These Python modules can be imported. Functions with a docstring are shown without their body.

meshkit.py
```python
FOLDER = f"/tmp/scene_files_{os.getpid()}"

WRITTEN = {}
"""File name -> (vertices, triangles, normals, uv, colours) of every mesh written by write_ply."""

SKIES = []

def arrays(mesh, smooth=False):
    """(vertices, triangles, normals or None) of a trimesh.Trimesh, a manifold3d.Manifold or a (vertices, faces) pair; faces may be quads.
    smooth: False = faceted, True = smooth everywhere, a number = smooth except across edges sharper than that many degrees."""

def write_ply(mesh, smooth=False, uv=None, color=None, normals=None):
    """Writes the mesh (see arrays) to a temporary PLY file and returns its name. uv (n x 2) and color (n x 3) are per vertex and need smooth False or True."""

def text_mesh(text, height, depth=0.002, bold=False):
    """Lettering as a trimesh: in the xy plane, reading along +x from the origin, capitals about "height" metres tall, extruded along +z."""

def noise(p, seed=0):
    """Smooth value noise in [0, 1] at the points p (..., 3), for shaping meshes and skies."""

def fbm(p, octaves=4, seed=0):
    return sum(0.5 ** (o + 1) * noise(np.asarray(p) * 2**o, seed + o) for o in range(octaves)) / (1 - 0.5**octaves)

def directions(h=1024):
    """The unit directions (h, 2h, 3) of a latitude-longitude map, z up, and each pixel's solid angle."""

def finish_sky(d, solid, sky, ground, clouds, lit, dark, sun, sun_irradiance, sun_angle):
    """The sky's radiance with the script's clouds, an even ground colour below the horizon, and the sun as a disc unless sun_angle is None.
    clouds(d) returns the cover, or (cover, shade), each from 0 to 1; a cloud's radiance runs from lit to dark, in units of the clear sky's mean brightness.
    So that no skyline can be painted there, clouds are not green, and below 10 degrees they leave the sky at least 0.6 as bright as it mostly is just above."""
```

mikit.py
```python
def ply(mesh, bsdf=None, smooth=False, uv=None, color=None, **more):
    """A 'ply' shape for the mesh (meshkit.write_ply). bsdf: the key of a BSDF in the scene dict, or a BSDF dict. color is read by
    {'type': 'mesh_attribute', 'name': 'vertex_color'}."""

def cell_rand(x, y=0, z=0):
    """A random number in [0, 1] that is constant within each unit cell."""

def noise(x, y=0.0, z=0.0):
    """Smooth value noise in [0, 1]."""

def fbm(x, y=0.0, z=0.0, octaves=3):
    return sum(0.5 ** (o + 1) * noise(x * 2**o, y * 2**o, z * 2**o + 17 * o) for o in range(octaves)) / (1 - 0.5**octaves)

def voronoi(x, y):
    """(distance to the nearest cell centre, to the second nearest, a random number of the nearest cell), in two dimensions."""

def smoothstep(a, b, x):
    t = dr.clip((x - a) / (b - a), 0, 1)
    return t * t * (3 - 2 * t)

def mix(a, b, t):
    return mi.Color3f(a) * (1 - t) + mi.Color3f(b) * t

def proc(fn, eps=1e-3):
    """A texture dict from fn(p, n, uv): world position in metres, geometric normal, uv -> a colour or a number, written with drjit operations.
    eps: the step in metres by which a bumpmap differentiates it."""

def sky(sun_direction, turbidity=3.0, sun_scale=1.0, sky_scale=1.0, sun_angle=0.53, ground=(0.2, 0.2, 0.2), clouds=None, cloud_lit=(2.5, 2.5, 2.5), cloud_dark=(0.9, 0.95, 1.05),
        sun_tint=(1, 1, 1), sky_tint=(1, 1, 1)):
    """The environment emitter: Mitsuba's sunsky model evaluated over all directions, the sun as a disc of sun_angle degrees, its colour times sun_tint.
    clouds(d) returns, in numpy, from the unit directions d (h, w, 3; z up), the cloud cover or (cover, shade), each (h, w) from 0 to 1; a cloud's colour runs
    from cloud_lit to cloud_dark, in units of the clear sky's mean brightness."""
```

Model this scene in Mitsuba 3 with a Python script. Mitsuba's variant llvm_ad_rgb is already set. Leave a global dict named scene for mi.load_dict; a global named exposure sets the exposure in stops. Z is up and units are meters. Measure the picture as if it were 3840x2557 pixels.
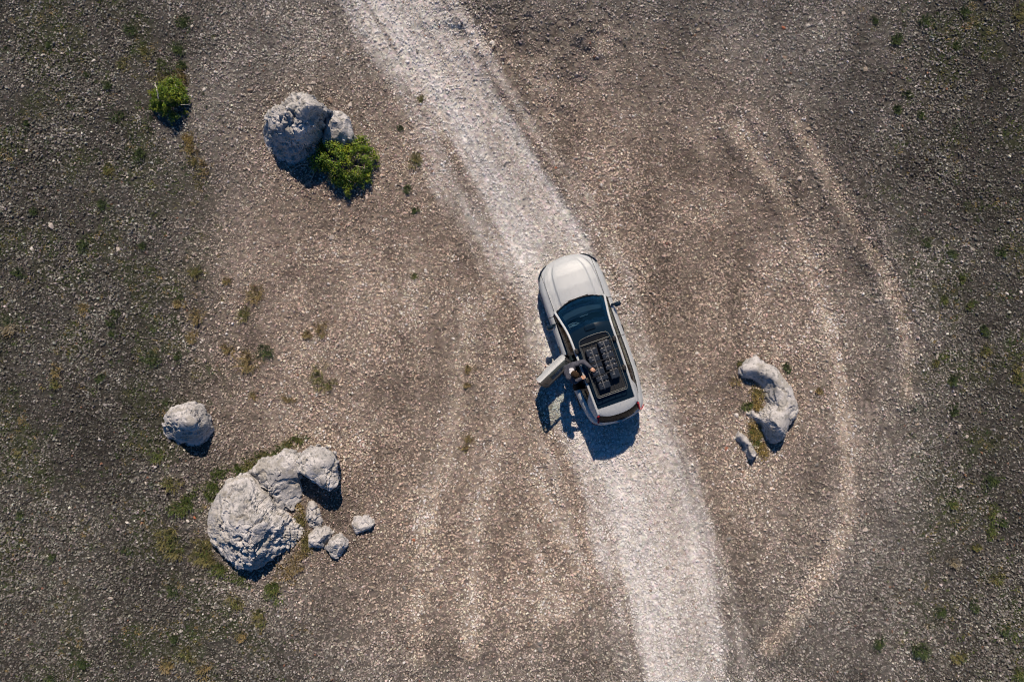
import math
import numpy as np
import trimesh
import manifold3d as m3
import shapely
from shapely.geometry import Polygon
from scipy.spatial import Delaunay, cKDTree
from scipy.interpolate import RBFInterpolator
import drjit as dr
import mitsuba as mi
import mikit
import meshkit

T = mi.ScalarTransform4f
scene, labels = {}, {}

# ------------------------------------------------------------------ camera, sky, exposure
CAM_H, FOC = 30.0, 3790.0                      # metres above ground, focal length in pixels of the 3840 px photograph
scene['camera'] = {'type': 'perspective', 'fov': 2 * math.degrees(math.atan(1920 / FOC)), 'fov_axis': 'x', 'near_clip': 0.1, 'far_clip': 2000.0,
                   'to_world': T().look_at(origin=[0, 0, CAM_H], target=[0, 0, 0], up=[0, 1, 0])}
SUN = (0.0, 0.669, 0.743)
scene['sky'] = mikit.sky(SUN, turbidity=3, sun_scale=1.0, sky_scale=0.33, sky_tint=(0.30, 0.98, 1.50), sun_tint=(0.975, 0.975, 1.06), ground=(0.2, 0.19, 0.18))
exposure = 1.85

# ------------------------------------------------------------------ helpers
MPD = 1.6306                                    # photograph pixels per pixel of my measuring copy (2355 wide)


def D(x, y, z=0.0):
    """measuring pixel -> world metres for a point at height z"""
    x, y, z = np.asarray(x, float), np.asarray(y, float), np.asarray(z, float)
    k = (CAM_H - z) / FOC
    return np.stack([(x * MPD - 1920) * k, (1278.5 - y * MPD) * k, z + 0 * x], -1)


def crop(ox, oy, s):
    return lambda x, y: ((ox + np.asarray(x, float) / s) / MPD, (oy + np.asarray(y, float) / s) / MPD)


def add(key, mesh, bsdf, smooth=False, color=None, **lab):
    base, n = key, 0
    while key in scene:
        n += 1
        key = f'{base}_{n:03d}'
    if hasattr(mesh, 'to_mesh'):
        m = mesh.to_mesh()
        mesh = (np.asarray(m.vert_properties)[:, :3], np.asarray(m.tri_verts))
    scene[key] = mikit.ply(mesh, bsdf, smooth=smooth, color=color)
    if lab:
        labels[key] = lab
    return key


def newkey(base):
    key, n = base, 0
    while key in labels or any(k.startswith(key + '__') for k in scene):
        n += 1
        key = f'{base}_{n:03d}'
    return key


def cat(meshes):
    vs, fs, o = [], [], 0
    for m in meshes:
        if hasattr(m, 'to_mesh'):
            t = m.to_mesh()
            v, f = np.asarray(t.vert_properties)[:, :3], np.asarray(t.tri_verts)
        elif isinstance(m, tuple):
            v, f = np.asarray(m[0], float), np.asarray(m[1], int)
            if f.shape[1] == 4:
                f = np.vstack([f[:, [0, 1, 2]], f[:, [0, 2, 3]]])
        else:
            v, f = np.asarray(m.vertices), np.asarray(m.faces)
        vs.append(v)
        fs.append(f + o)
        o += len(v)
    return np.vstack(vs), np.vstack(fs)


def xf(mesh, fn):
    v, f = cat([mesh])
    return fn(v), f


def grid(P):
    """(nu, nv, 3) -> quads"""
    nu, nv = P.shape[:2]
    i, j = np.meshgrid(np.arange(nu - 1), np.arange(nv - 1), indexing='ij')
    a = i * nv + j
    q = np.stack([a, a + nv, a + nv + 1, a + 1], -1).reshape(-1, 4)
    return P.reshape(-1, 3), np.vstack([q[:, [0, 1, 2]], q[:, [0, 2, 3]]])


def solid_sheet(P, Q):
    """closed solid between two grids of the same size"""
    nu, nv = P.shape[:2]
    v1, f1 = grid(P)
    v2, f2 = grid(Q)
    n = nu * nv
    idx = np.arange(n).reshape(nu, nv)
    ring = np.concatenate([idx[0, :-1], idx[:-1, -1], idx[-1, :0:-1], idx[:0:-1, 0]])
    r2 = np.roll(ring, -1)
    side = np.vstack([np.stack([ring, ring + n, r2], 1), np.stack([r2, ring + n, r2 + n], 1)])
    return np.vstack([v1, v2]), np.vstack([f1, f2[:, ::-1] + n, side])


def tube(pts, r, sides=8, closed=False, flat=1.0):
    p = np.asarray(pts, float)
    n = len(p)
    t = np.roll(p, -1, 0) - np.roll(p, 1, 0) if closed else np.gradient(p, axis=0)
    t /= np.linalg.norm(t, axis=1, keepdims=True) + 1e-12
    a = np.cross(t, np.where(np.abs(t[:, 2:]) < 0.9, [0, 0, 1.0], [1.0, 0, 0]))
    a /= np.linalg.norm(a, axis=1, keepdims=True) + 1e-12
    b = np.cross(t, a)
    ang = np.arange(sides) * 2 * np.pi / sides
    rr = np.broadcast_to(r, (n,))[:, None, None]
    v = p[:, None] + rr * (np.cos(ang)[None, :, None] * a[:, None] + flat * np.sin(ang)[None, :, None] * b[:, None])
    m = n if closed else n - 1
    i, j = np.meshgrid(np.arange(m), np.arange(sides), indexing='ij')
    k = (i + 1) % n
    q = np.stack([i * sides + j, k * sides + j, k * sides + (j + 1) % sides, i * sides + (j + 1) % sides], -1).reshape(-1, 4)
    f = [q[:, [0, 1, 2]], q[:, [0, 2, 3]]]
    if not closed:
        c = np.arange(1, sides - 1)
        f += [np.stack([0 * c, c, c + 1], 1), np.stack([0 * c, c + 1, c], 1) + (n - 1) * sides]
    return v.reshape(-1, 3), np.vstack(f)


def rbox(size, r=0.02, at=(0, 0, 0), seg=8):
    s = np.asarray(size, float) / 2 - r
    b = m3.Manifold.sphere(r, seg)
    pts = [b.translate([x * s[0], y * s[1], z * s[2]]) for x in (-1, 1) for y in (-1, 1) for z in (-1, 1)]
    return m3.Manifold.batch_hull(pts).translate(list(map(float, at)))


def box(size, at):
    return m3.Manifold.cube(list(map(float, size)), True).translate(list(map(float, at)))


def smooth01(a, b, x):
    t = np.clip((np.asarray(x, float) - a) / (b - a), 0, 1)
    return t * t * (3 - 2 * t)


def fbm2(x, y, s, octaves=4, seed=0):
    return meshkit.fbm(np.stack([np.asarray(x) / s, np.asarray(y) / s, 0 * np.asarray(x) + 0.37], -1), octaves, seed)


def polydist(x, y, pts):
    """distance of world points to a polyline given in measuring pixels"""
    p = D([a for a, _ in pts], [b for _, b in pts])[:, :2]
    best = np.full(np.shape(x), 1e9)
    if len(p) == 1:
        return np.hypot(x - p[0, 0], y - p[0, 1])
    for a, b in zip(p[:-1], p[1:]):
        d = b - a
        t = np.clip(((x - a[0]) * d[0] + (y - a[1]) * d[1]) / (d @ d), 0, 1)
        best = np.minimum(best, np.hypot(x - a[0] - t * d[0], y - a[1] - t * d[1]))
    return best


PXM = FOC / CAM_H / MPD                          # measuring pixels per metre of ground

# ------------------------------------------------------------------ materials
VC = {'type': 'mesh_attribute', 'name': 'vertex_color'}
scene['gravel_bsdf'] = {'type': 'diffuse', 'reflectance': VC}
scene['leaf_bsdf'] = {'type': 'twosided', 'bsdf': {'type': 'principled', 'base_color': VC, 'roughness': 0.55, 'specular': 0.35}}
scene['blade_bsdf'] = {'type': 'twosided', 'bsdf': {'type': 'diffuse', 'reflectance': VC}}


def pri(name, rgb, rough=0.6, **k):
    scene[name] = {'type': 'twosided', 'bsdf': {'type': 'principled', 'base_color': {'type': 'rgb', 'value': list(rgb)}, 'roughness': rough, **k}}
    return name


def rock_color(p, n, uv):
    a = mikit.fbm(p.x * 2.2, p.y * 2.2, p.z * 2.2, 4)
    b = mikit.fbm(p.x * 14 + 3, p.y * 14, p.z * 14, 3)
    c = mikit.fbm(p.x * 5 + 11, p.y * 5, p.z * 5 + 4, 4)
    col = mikit.mix((0.52, 0.515, 0.515), (0.37, 0.368, 0.365), mikit.smoothstep(0.35, 0.65, a))
    col = mikit.mix(col, (0.17, 0.18, 0.18), 0.75 * mikit.smoothstep(0.56, 0.70, b) + 0.0)
    col = mikit.mix(col, (0.30, 0.29, 0.26), 0.7 * mikit.smoothstep(0.52, 0.68, c))
    return col


def rock_bump(p, n, uv):
    return mikit.fbm(p.x * 18, p.y * 18, p.z * 18, 4) * 1.0 + 0.6 * mikit.fbm(p.x * 45, p.y * 45, p.z * 45, 2)


scene['rock_bsdf'] = {'type': 'twosided', 'bsdf': {'type': 'diffuse', 'reflectance': mikit.proc(rock_color)}}

pri('paint', (0.42, 0.452, 0.468), 0.55, metallic=0.12, specular=0.5, clearcoat=0.0)
pri('gloss_black_sky_tint', (0.005, 0.013, 0.024), 0.08, specular=0.5)  # navy base paints in the blue sky reflection of the glass roof
pri('tinted_black', (0.006, 0.007, 0.008), 0.32, specular=0.03)
pri('black_plastic', (0.02, 0.021, 0.023), 0.45, specular=0.4)
pri('rubber', (0.018, 0.018, 0.018), 0.85)
pri('alloy', (0.45, 0.45, 0.46), 0.3, metallic=0.9)
pri('cabin_dark', (0.035, 0.038, 0.042), 0.75)
pri('cabin_mid', (0.06, 0.075, 0.09), 0.7)
pri('cabin_pale', (0.22, 0.24, 0.25), 0.5)
pri('rack_metal', (0.085, 0.095, 0.095), 0.42, metallic=0.3, specular=0.6)
pri('rack_floor', (0.012, 0.014, 0.017), 0.4)
pri('case_shell', (0.011, 0.017, 0.028), 0.42, specular=0.5)
pri('case_lid', (0.014, 0.021, 0.034), 0.38, specular=0.5)
pri('case_latch', (0.17, 0.18, 0.20), 0.35, metallic=0.5)
pri('strap_web', (0.075, 0.08, 0.09), 0.8)
pri('tail_red', (0.45, 0.015, 0.03), 0.2, specular=0.6)
pri('lamp_clear', (0.16, 0.17, 0.18), 0.1, specular=0.7, metallic=0.4)
scene['pane'] = {'type': 'thindielectric', 'int_ior': 1.5, 'specular_reflectance': {'type': 'rgb', 'value': [0.2, 0.22, 0.24]}, 'specular_transmittance': {'type': 'rgb', 'value': [0.74, 0.84, 0.80]}}
scene['screen_pane'] = {'type': 'thindielectric', 'int_ior': 1.5, 'specular_transmittance': {'type': 'rgb', 'value': [0.40, 0.58, 0.70]}}
scene['dark_pane'] = {'type': 'thindielectric', 'int_ior': 1.5, 'specular_reflectance': {'type': 'rgb', 'value': [0.36, 0.36, 0.36]}, 'specular_transmittance': {'type': 'rgb', 'value': [0.26, 0.32, 0.28]}}


def cloth(name, rgb, amt):
    def fn(p, n, uv):
        k = mikit.fbm(p.x * 30, p.y * 30, p.z * 30, 3)
        return mi.Color3f(*rgb) * (1 - amt + 2 * amt * k)
    scene[name] = {'type': 'twosided', 'bsdf': {'type': 'diffuse', 'reflectance': mikit.proc(fn)}}


cloth('jacket_cloth', (0.080, 0.084, 0.105), 0.25)
cloth('trouser_cloth', (0.035, 0.038, 0.046), 0.25)
cloth('shirt_cloth', (0.62, 0.62, 0.64), 0.08)
cloth('hair_mat', (0.040, 0.027, 0.018), 0.6)
pri('skin', (0.56, 0.33, 0.22), 0.5, specular=0.4)
pri('shoe_mat', (0.16, 0.10, 0.05), 0.6)
pri('eye_mat', (0.02, 0.015, 0.012), 0.2)
cloth('bark_mat', (0.42, 0.37, 0.31), 0.35)
cloth('pale_bark_mat', (0.62, 0.59, 0.54), 0.2)

# ------------------------------------------------------------------ the ground: colour and relief as functions of place
STREAKS = [  # lighter, finer dry wheel marks: polyline in measuring pixels, width px, strength, rut depth
    ([(1690, 285), (1740, 350), (1800, 440), (1850, 560), (1885, 660), (1920, 760), (1938, 900), (1947, 1000), (1952, 1100), (1945, 1200), (1905, 1290), (1850, 1370), (1810, 1430), (1770, 1480)], 23, .66, .04),
    ([(1830, 265), (1880, 350), (1930, 440), (1985, 540), (2035, 620), (2072, 700), (2092, 800), (2090, 900)], 21, .66, .045),
    ([(1950, 1190), (1905, 1290)], 20, .55, .0),
    ([(1082, 700), (1062, 800), (1056, 900), (1025, 1010), (990, 1120), (968, 1250), (960, 1400), (966, 1500)], 26, .55, .03),
    ([(1140, 1030), (1104, 1150), (1086, 1300), (1080, 1480)], 24, .5, .025), ([(1165, 850), (1150, 960), (1140, 1030)], 22, .35, .015), ([(1010, 1050), (1002, 1200), (1010, 1350)], 12, .3, .015),
    ([(1235, 1090), (1265, 1170), (1300, 1235)], 22, .75, .02),
    ([(1215, 1230), (1260, 1330), (1292, 1405)], 16, .5, .015),
    ([(1620, 340)], 30, .5, 0), ([(1390, 92)], 24, .55, .02), ([(1258, 1405)], 26, .6, 0),
    ([(1105, 95), (1180, 150), (1245, 190)], 36, .4, 0),
    ([(1640, 1110), (1720, 1180), (1745, 1225)], 45, .3, 0),
    ([(1940, 905), (1947, 1000)], 30, .3, 0),
    ([(955, 560), (962, 620), (945, 700)], 36, .35, 0),
    ([(660, 1000), (720, 1080)], 60, .2, 0),
    ([(1700, 1000), (1700, 1120)], 60, .25, 0),
]
LEFT_EDGE = np.array([(-200, 660), (0, 790), (130, 872), (280, 985), (440, 1075), (580, 1150), (700, 1195), (900, 1240), (1060, 1330), (1200, 1368), (1350, 1408), (1568, 1452), (1800, 1490)], float)
RIGHT_EDGE = np.array([(-200, 900), (0, 1025), (180, 1138), (340, 1238), (480, 1328), (620, 1415), (750, 1468), (900, 1520), (1060, 1588), (1200, 1630), (1350, 1665), (1568, 1698), (1800, 1725)], float)
LMARGIN = np.array([(-200, 440), (0, 432), (500, 440), (700, 470), (850, 515), (1000, 470), (1100, 440), (1300, 500), (1400, 620), (1568, 700), (1800, 740)], float)
RMARGIN = np.array([(-200, 2000), (0, 2020), (400, 2075), (700, 2090), (900, 2110), (1200, 2115), (1568, 2090), (1800, 2080)], float)


def to_px(x, y):
    return np.asarray(x) * PXM + 1920 / MPD, 1278.5 / MPD - np.asarray(y) * PXM


def masks(x, y):
    px, py = to_px(x, y)
    wob = (fbm2(x, y, 0.9, 4, 5) - .5) * 80
    le, re = np.interp(py, LEFT_EDGE[:, 0], LEFT_EDGE[:, 1]), np.interp(py, RIGHT_EDGE[:, 0], RIGHT_EDGE[:, 1])
    uu = (px - le) / (re - le)
    fray = (meshkit.fbm(np.stack([uu * 9 + .5 * fbm2(x, y, 2.0, 2, 73), y / 4.5, 0 * uu + .7], -1), 3, 72) - .5) * 260
    track = smooth01(-62, 62, px - le + wob + fray * .8) * smooth01(-50, 55, re - px + wob + fray * .6)
    wob2 = (fbm2(x, y, 2.2, 4, 9) - .5) * 260
    lm, rm = np.interp(py, LMARGIN[:, 0], LMARGIN[:, 1]), np.interp(py, RMARGIN[:, 0], RMARGIN[:, 1])
    left = smooth01(-110, 150, lm - px + wob2 * .6)
    right = smooth01(-130, 170, px - rm + wob2 * .6)
    grey = smooth01(500, 1000, np.hypot(px - 1200, (py - 800) * 1.1) + wob2 * .5)  # greyer outward from the picture centre, carrying lens falloff into the colour
    return track, left, right, grey


def place_fields(x, y):
    """(colour, height, track mask, margin mask)"""
    x, y = np.asarray(x, float), np.asarray(y, float)
    px, py = to_px(x, y)
    track, left, right, grey = masks(x, y)
    margin = np.maximum(left, right)
    streak = np.zeros_like(x)
    h = (fbm2(x, y, 2.5, 3, 1) - .5) * .10
    for pts, w, s, rut in STREAKS:
        d = np.maximum(0, polydist(x, y, pts) * PXM + (fbm2(x, y, .5, 3, 21) - .5) * w * 1.1)
        streak = np.maximum(streak, min(1.1, s * 1.35) * np.exp(-(d / w) ** 2) * (.35 + 1.2 * fbm2(x, y, .8, 3, 23)))
        if rut:
            h += -1.5 * rut * np.exp(-(d / (w * .7)) ** 2) + 1.7 * rut * np.exp(-((d - 1.5 * w) / (.6 * w)) ** 2) * (.4 + 1.2 * fbm2(x, y, .6, 3, 31))
    # the track's own ruts, along its edges
    le, re = np.interp(py, LEFT_EDGE[:, 0], LEFT_EDGE[:, 1]), np.interp(py, RIGHT_EDGE[:, 0], RIGHT_EDGE[:, 1])
    u = (px - le) / (re - le)
    rut = np.exp(-((u - .24) / .10) ** 2) + np.exp(-((u - .80) / .10) ** 2)
    h += track * (-.045 * rut) + .045 * np.exp(-((u - .99) / .06) ** 2) + .03 * np.exp(-((u - .02) / .06) ** 2)
    # churned-up patch near the top of the picture and beside the lower track
    for cx, cy, r, amp in ((1130, 60, 130, .34), (1290, 140, 130, .24), (1370, 60, 90, .2), (1260, 1230, 90, .09), (1290, 1130, 70, .08), (1950, 560, 140, .06), (1720, 300, 70, .07)):
        q = np.exp(-(np.hypot(px - cx, py - cy) / r) ** 2)
        h += 2.3 * amp * q * (fbm2(x, y, .5, 4, int(cx)) - .5)
    tan = np.array([.392, .330, .284])
    gry = np.array([.240, .228, .214])
    pale = np.array([.72, .705, .69])
    warm = np.array([.66, .57, .49])
    drk = np.array([.098, .096, .088])  # dark margin soil and scrub, deepened to paint in lens vignetting
    c = tan + (gry - tan) * grey[..., None]
    c = c + (drk - c) * (.9 * margin)[..., None]
    c = c + (warm - c) * (streak * (1 - .3 * grey) * (1 - .6 * margin))[..., None]
    lane = .70 + .36 * np.clip(np.exp(-((u - .27) / .17) ** 2) + np.exp(-((u - .85) / .09) ** 2), 0, 1) - .16 * np.exp(-((u - .62) / .07) ** 2)
    comb = np.clip(.5 + 1.5 * (meshkit.fbm(np.stack([u * 17 + .8 * fbm2(x, y, 2.0, 2, 70), y / 6.5, 0 * u + .4], -1), 3, 71) - .5), 0, 1)
    tr = track * lane * (1 - .25 * smooth01(1350, 1560, py)) * (.46 + .74 * comb + .24 * fbm2(x, y, 1.1, 4, 77))  # track dimmed towards the lower frame edge, vignetting put into its colour
    h += track * .06 * (comb - .5)
    c = c + (pale - c) * np.clip(tr, 0, 1)[..., None]
    big = np.clip(1 + 1.15 * (fbm2(x, y, 1.3, 5, 40) - .5) + .55 * (fbm2(x * 8, y + .35 * x * 8, 4.5, 4, 44) - .5) * (1 - .5 * margin) + .7 * (fbm2(x, y, 5, 3, 47) - .5), .4, 1.7)
    big = 1 + (big - 1) * (1 - .55 * track)
    c = c * big[..., None]
    return c, h, np.maximum(track, .9 * np.clip(streak, 0, 1)) if False else track, margin


rng = np.random.default_rng(7)
X0, X1, Y0, Y1, STEP = -17.0, 17.0, -12.0, 12.0, 0.072
nx, ny = int((X1 - X0) / STEP) + 1, int((Y1 - Y0) / STEP) + 1
gx, gy = np.meshgrid(np.linspace(X0, X1, nx), np.linspace(Y0, Y1, ny), indexing='ij')
inner = np.zeros((nx, ny), bool)
inner[1:-1, 1:-1] = True
gx = gx + inner * rng.uniform(-.38, .38, gx.shape) * STEP
gy = gy + inner * rng.uniform(-.38, .38, gy.shape) * STEP
gc, gh, gtrack, gmargin = place_fields(gx, gy)
edge = np.minimum(np.minimum(gx - X0, X1 - gx), np.minimum(gy - Y0, Y1 - gy))
fade = smooth01(0, 1.0, edge)
rough = .9 + .7 * fbm2(gx, gy, .7, 3, 3) - .35 * gtrack
gz = (gh + rng.normal(0, .0095, gx.shape) * rough) * fade
tone = np.exp(rng.normal(0, .26, gx.shape) - .05)
gcol = np.clip(gc * (.44 + .26 * gtrack)[..., None] * tone[..., None] * (1 + rng.normal(0, .03, gx.shape + (3,))), .01, .85)  # sheet darkened beneath the stones, painting shade into the gaps
# earthy and mossy cover on the margins
moss = smooth01(.47, .62, fbm2(gx, gy, 1.0, 5, 61)) * np.clip(gmargin * 1.1, 0, 1)
gcol = gcol + (np.array([.040, .046, .026]) * tone[..., None] - gcol) * (.72 * moss)[..., None]
V = np.stack([gx, gy, gz], -1)
idx = np.arange(nx * ny).reshape(nx, ny)
a, b, c, d = (q.reshape(-1) for q in (idx[:-1, :-1], idx[1:, :-1], idx[1:, 1:], idx[:-1, 1:]))
flip = rng.random(len(a)) < .5
F1 = np.where(flip[:, None], np.stack([a, b, c], 1), np.stack([a, b, d], 1))
F2 = np.where(flip[:, None], np.stack([a, c, d], 1), np.stack([b, c, d], 1))
on = (gtrack.reshape(-1)[a] > .5)
VV, CC = V.reshape(-1, 3), gcol.reshape(-1, 3)


def sub(faces):
    u, inv = np.unique(faces, return_inverse=True)
    return (VV[u], inv.reshape(faces.shape)), CC[u]


def sheet(key, sel, label):
    m, col = sub(np.vstack([F1[sel], F2[sel]]))
    add(key, m, 'gravel_bsdf', color=col, label=label, kind='structure')


sheet('gravel_track', on, 'pale worn gravel track crossing the picture from the top to the bottom right')
# far ground, out to the horizon, joined to the sheet's straight border
ring_in = np.array([[X0, Y0], [X1, Y0], [X1, Y1], [X0, Y1]])
rv, rf = [], []
for k in range(9):
    s = [1, 1.4, 2, 3.2, 5.5, 10, 20, 40, 70][k]
    for e in range(4):
        for t in np.linspace(0, 1, 25)[:-1]:
            q = ring_in[e] * (1 - t) + ring_in[(e + 1) % 4] * t
            rv.append([q[0] * s, q[1] * s, 0])
for k in range(8):
    for i in range(96):
        j = (i + 1) % 96
        rf += [[k * 96 + i, (k + 1) * 96 + i, (k + 1) * 96 + j], [k * 96 + i, (k + 1) * 96 + j, k * 96 + j]]
rv, rf = np.array(rv), np.array(rf)
gm, gcc = sub(np.vstack([F1[~on], F2[~on]]))
rcol = np.array([.15, .14, .127]) * (.8 + .4 * fbm2(rv[:, 0], rv[:, 1], 9, 3, 2))[:, None]
gm_all = cat([gm, (rv, rf)])
add('ground', gm_all, 'gravel_bsdf', color=np.vstack([gcc, rcol]), label='stony grey brown gravel ground with thin mossy cover towards both sides', kind='structure')


def ground_z(x, y):
    return place_fields(np.atleast_1d(np.asarray(x, float)), np.atleast_1d(np.asarray(y, float)))[1]


# ------------------------------------------------------------------ loose gravel: one mass of small stones
def pebbles(x, y, r, col, seed, z=None, blunt=True):
    g = np.random.default_rng(seed)
    n, S = len(x), 4
    ang = (np.arange(S)[None] + g.uniform(-.3, .3, (n, S))) * 2 * np.pi / S + g.uniform(0, 6.28, (n, 1))
    asp = g.uniform(.62, 1.0, (n, 1))
    th = g.uniform(0, np.pi, (n, 1))
    r1 = r[:, None] * g.uniform(.8, 1.15, (n, S))
    r2 = r1 * g.uniform(.45, .8, (n, S))

    def ring(rr, zz, sx, sy):
        u, v = rr * np.cos(ang), rr * np.sin(ang) * asp
        return np.stack([x[:, None] + sx + u * np.cos(th) - v * np.sin(th), y[:, None] + sy + u * np.sin(th) + v * np.cos(th), zz], -1)
    z0 = (ground_z(x, y) if z is None else z)[:, None]
    hgt = r[:, None] * g.uniform(.6, 1.25, (n, 1))
    tilt = g.uniform(-.35, .35, (n, 2))
    lo = ring(r1, z0 - .25 * r[:, None] + 0 * ang, 0, 0)
    sh = r[:, None] * .12 * g.normal(size=(n, 2))
    if not blunt:
        off = r[:, None] * .34 * g.normal(size=(n, 2))
        top = np.stack([x + off[:, 0], y + off[:, 1], z0[:, 0] + hgt[:, 0] * 1.05], -1)[:, None]
        v = np.concatenate([lo, top], 1).reshape(-1, 3)
        f = np.array([[0, 1, 4], [1, 2, 4], [2, 3, 4], [3, 0, 4]])
        return (v, (f[None] + (np.arange(n) * 5)[:, None, None]).reshape(-1, 3)), np.repeat(col, 5, 0)
    hi = ring(r2, z0 + hgt + 0 * ang, sh[:, :1], sh[:, 1:])
    hi[..., 2] += ((hi[..., 0] - x[:, None]) * tilt[:, :1] + (hi[..., 1] - y[:, None]) * tilt[:, 1:])
    v = np.concatenate([lo, hi], 1).reshape(-1, 3)
    k = np.arange(S)
    f = np.vstack([np.stack([k, (k + 1) % S, (k + 1) % S + S], 1), np.stack([k, (k + 1) % S + S, k + S], 1), [[4, 5, 6], [4, 6, 7]]])
    return (v, (f[None] + (np.arange(n) * 8)[:, None, None]).reshape(-1, 3)), np.repeat(col, 8, 0)


N = 440000
pxx, pyy = rng.uniform(-15.7, 15.7, N), rng.uniform(-10.6, 10.6, N)
pc, ph, ptrack, pmargin = place_fields(pxx, pyy)
clump = .5 * fbm2(pxx, pyy, .55, 3, 90) + .5 * fbm2(pxx, pyy, 2.6, 3, 91)
keep = rng.random(N) < np.clip(.72 + 1.8 * (clump - .47) + .2 * ptrack - .12 * pmargin, .15, 1)
pxx, pyy, pc, ph, pmargin, ptrack = (q[keep] for q in (pxx, pyy, pc, ph, pmargin, ptrack))
pr = np.clip(.0252 * (1 - .16 * ptrack) * (.58 + .86 * fbm2(pxx, pyy, 1.8, 3, 95)) * np.exp(rng.normal(0, .32, len(pxx))), .013, .055) * (1 + .25 * pmargin * rng.random(len(pxx)))
tone = np.exp(rng.normal(.26, .35, len(pxx))) * (1 + pmargin * rng.choice([0, .25, 1.0], len(pxx), p=[.55, .3, .15]))
col = pc * tone[:, None]
odd = rng.random(len(pxx))
col[odd < .005] = np.array([.24, .14, .10]) * rng.uniform(.8, 1.3, ((odd < .005).sum(), 1))
col[(odd > .012) & (odd < .04)] *= .45
col = np.clip(col * (1 + rng.normal(0, .035, col.shape)), .02, .72)
big_ = pr > .0250
p1, c1 = pebbles(pxx[big_], pyy[big_], pr[big_], col[big_], 5, ph[big_])
p2, c2 = pebbles(pxx[~big_], pyy[~big_], pr[~big_], col[~big_], 6, ph[~big_], False)
pm, pcol = cat([p1, p2]), np.vstack([c1, c2])
print('stones', big_.sum(), (~big_).sum(), 'gravel triangles', len(pm[1]))
add('gravel', pm, 'gravel_bsdf', color=pcol, label='loose broken stones scattered thickly over the track and the ground', kind='stuff')

# ------------------------------------------------------------------ boulders
LAND = {}


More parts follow.
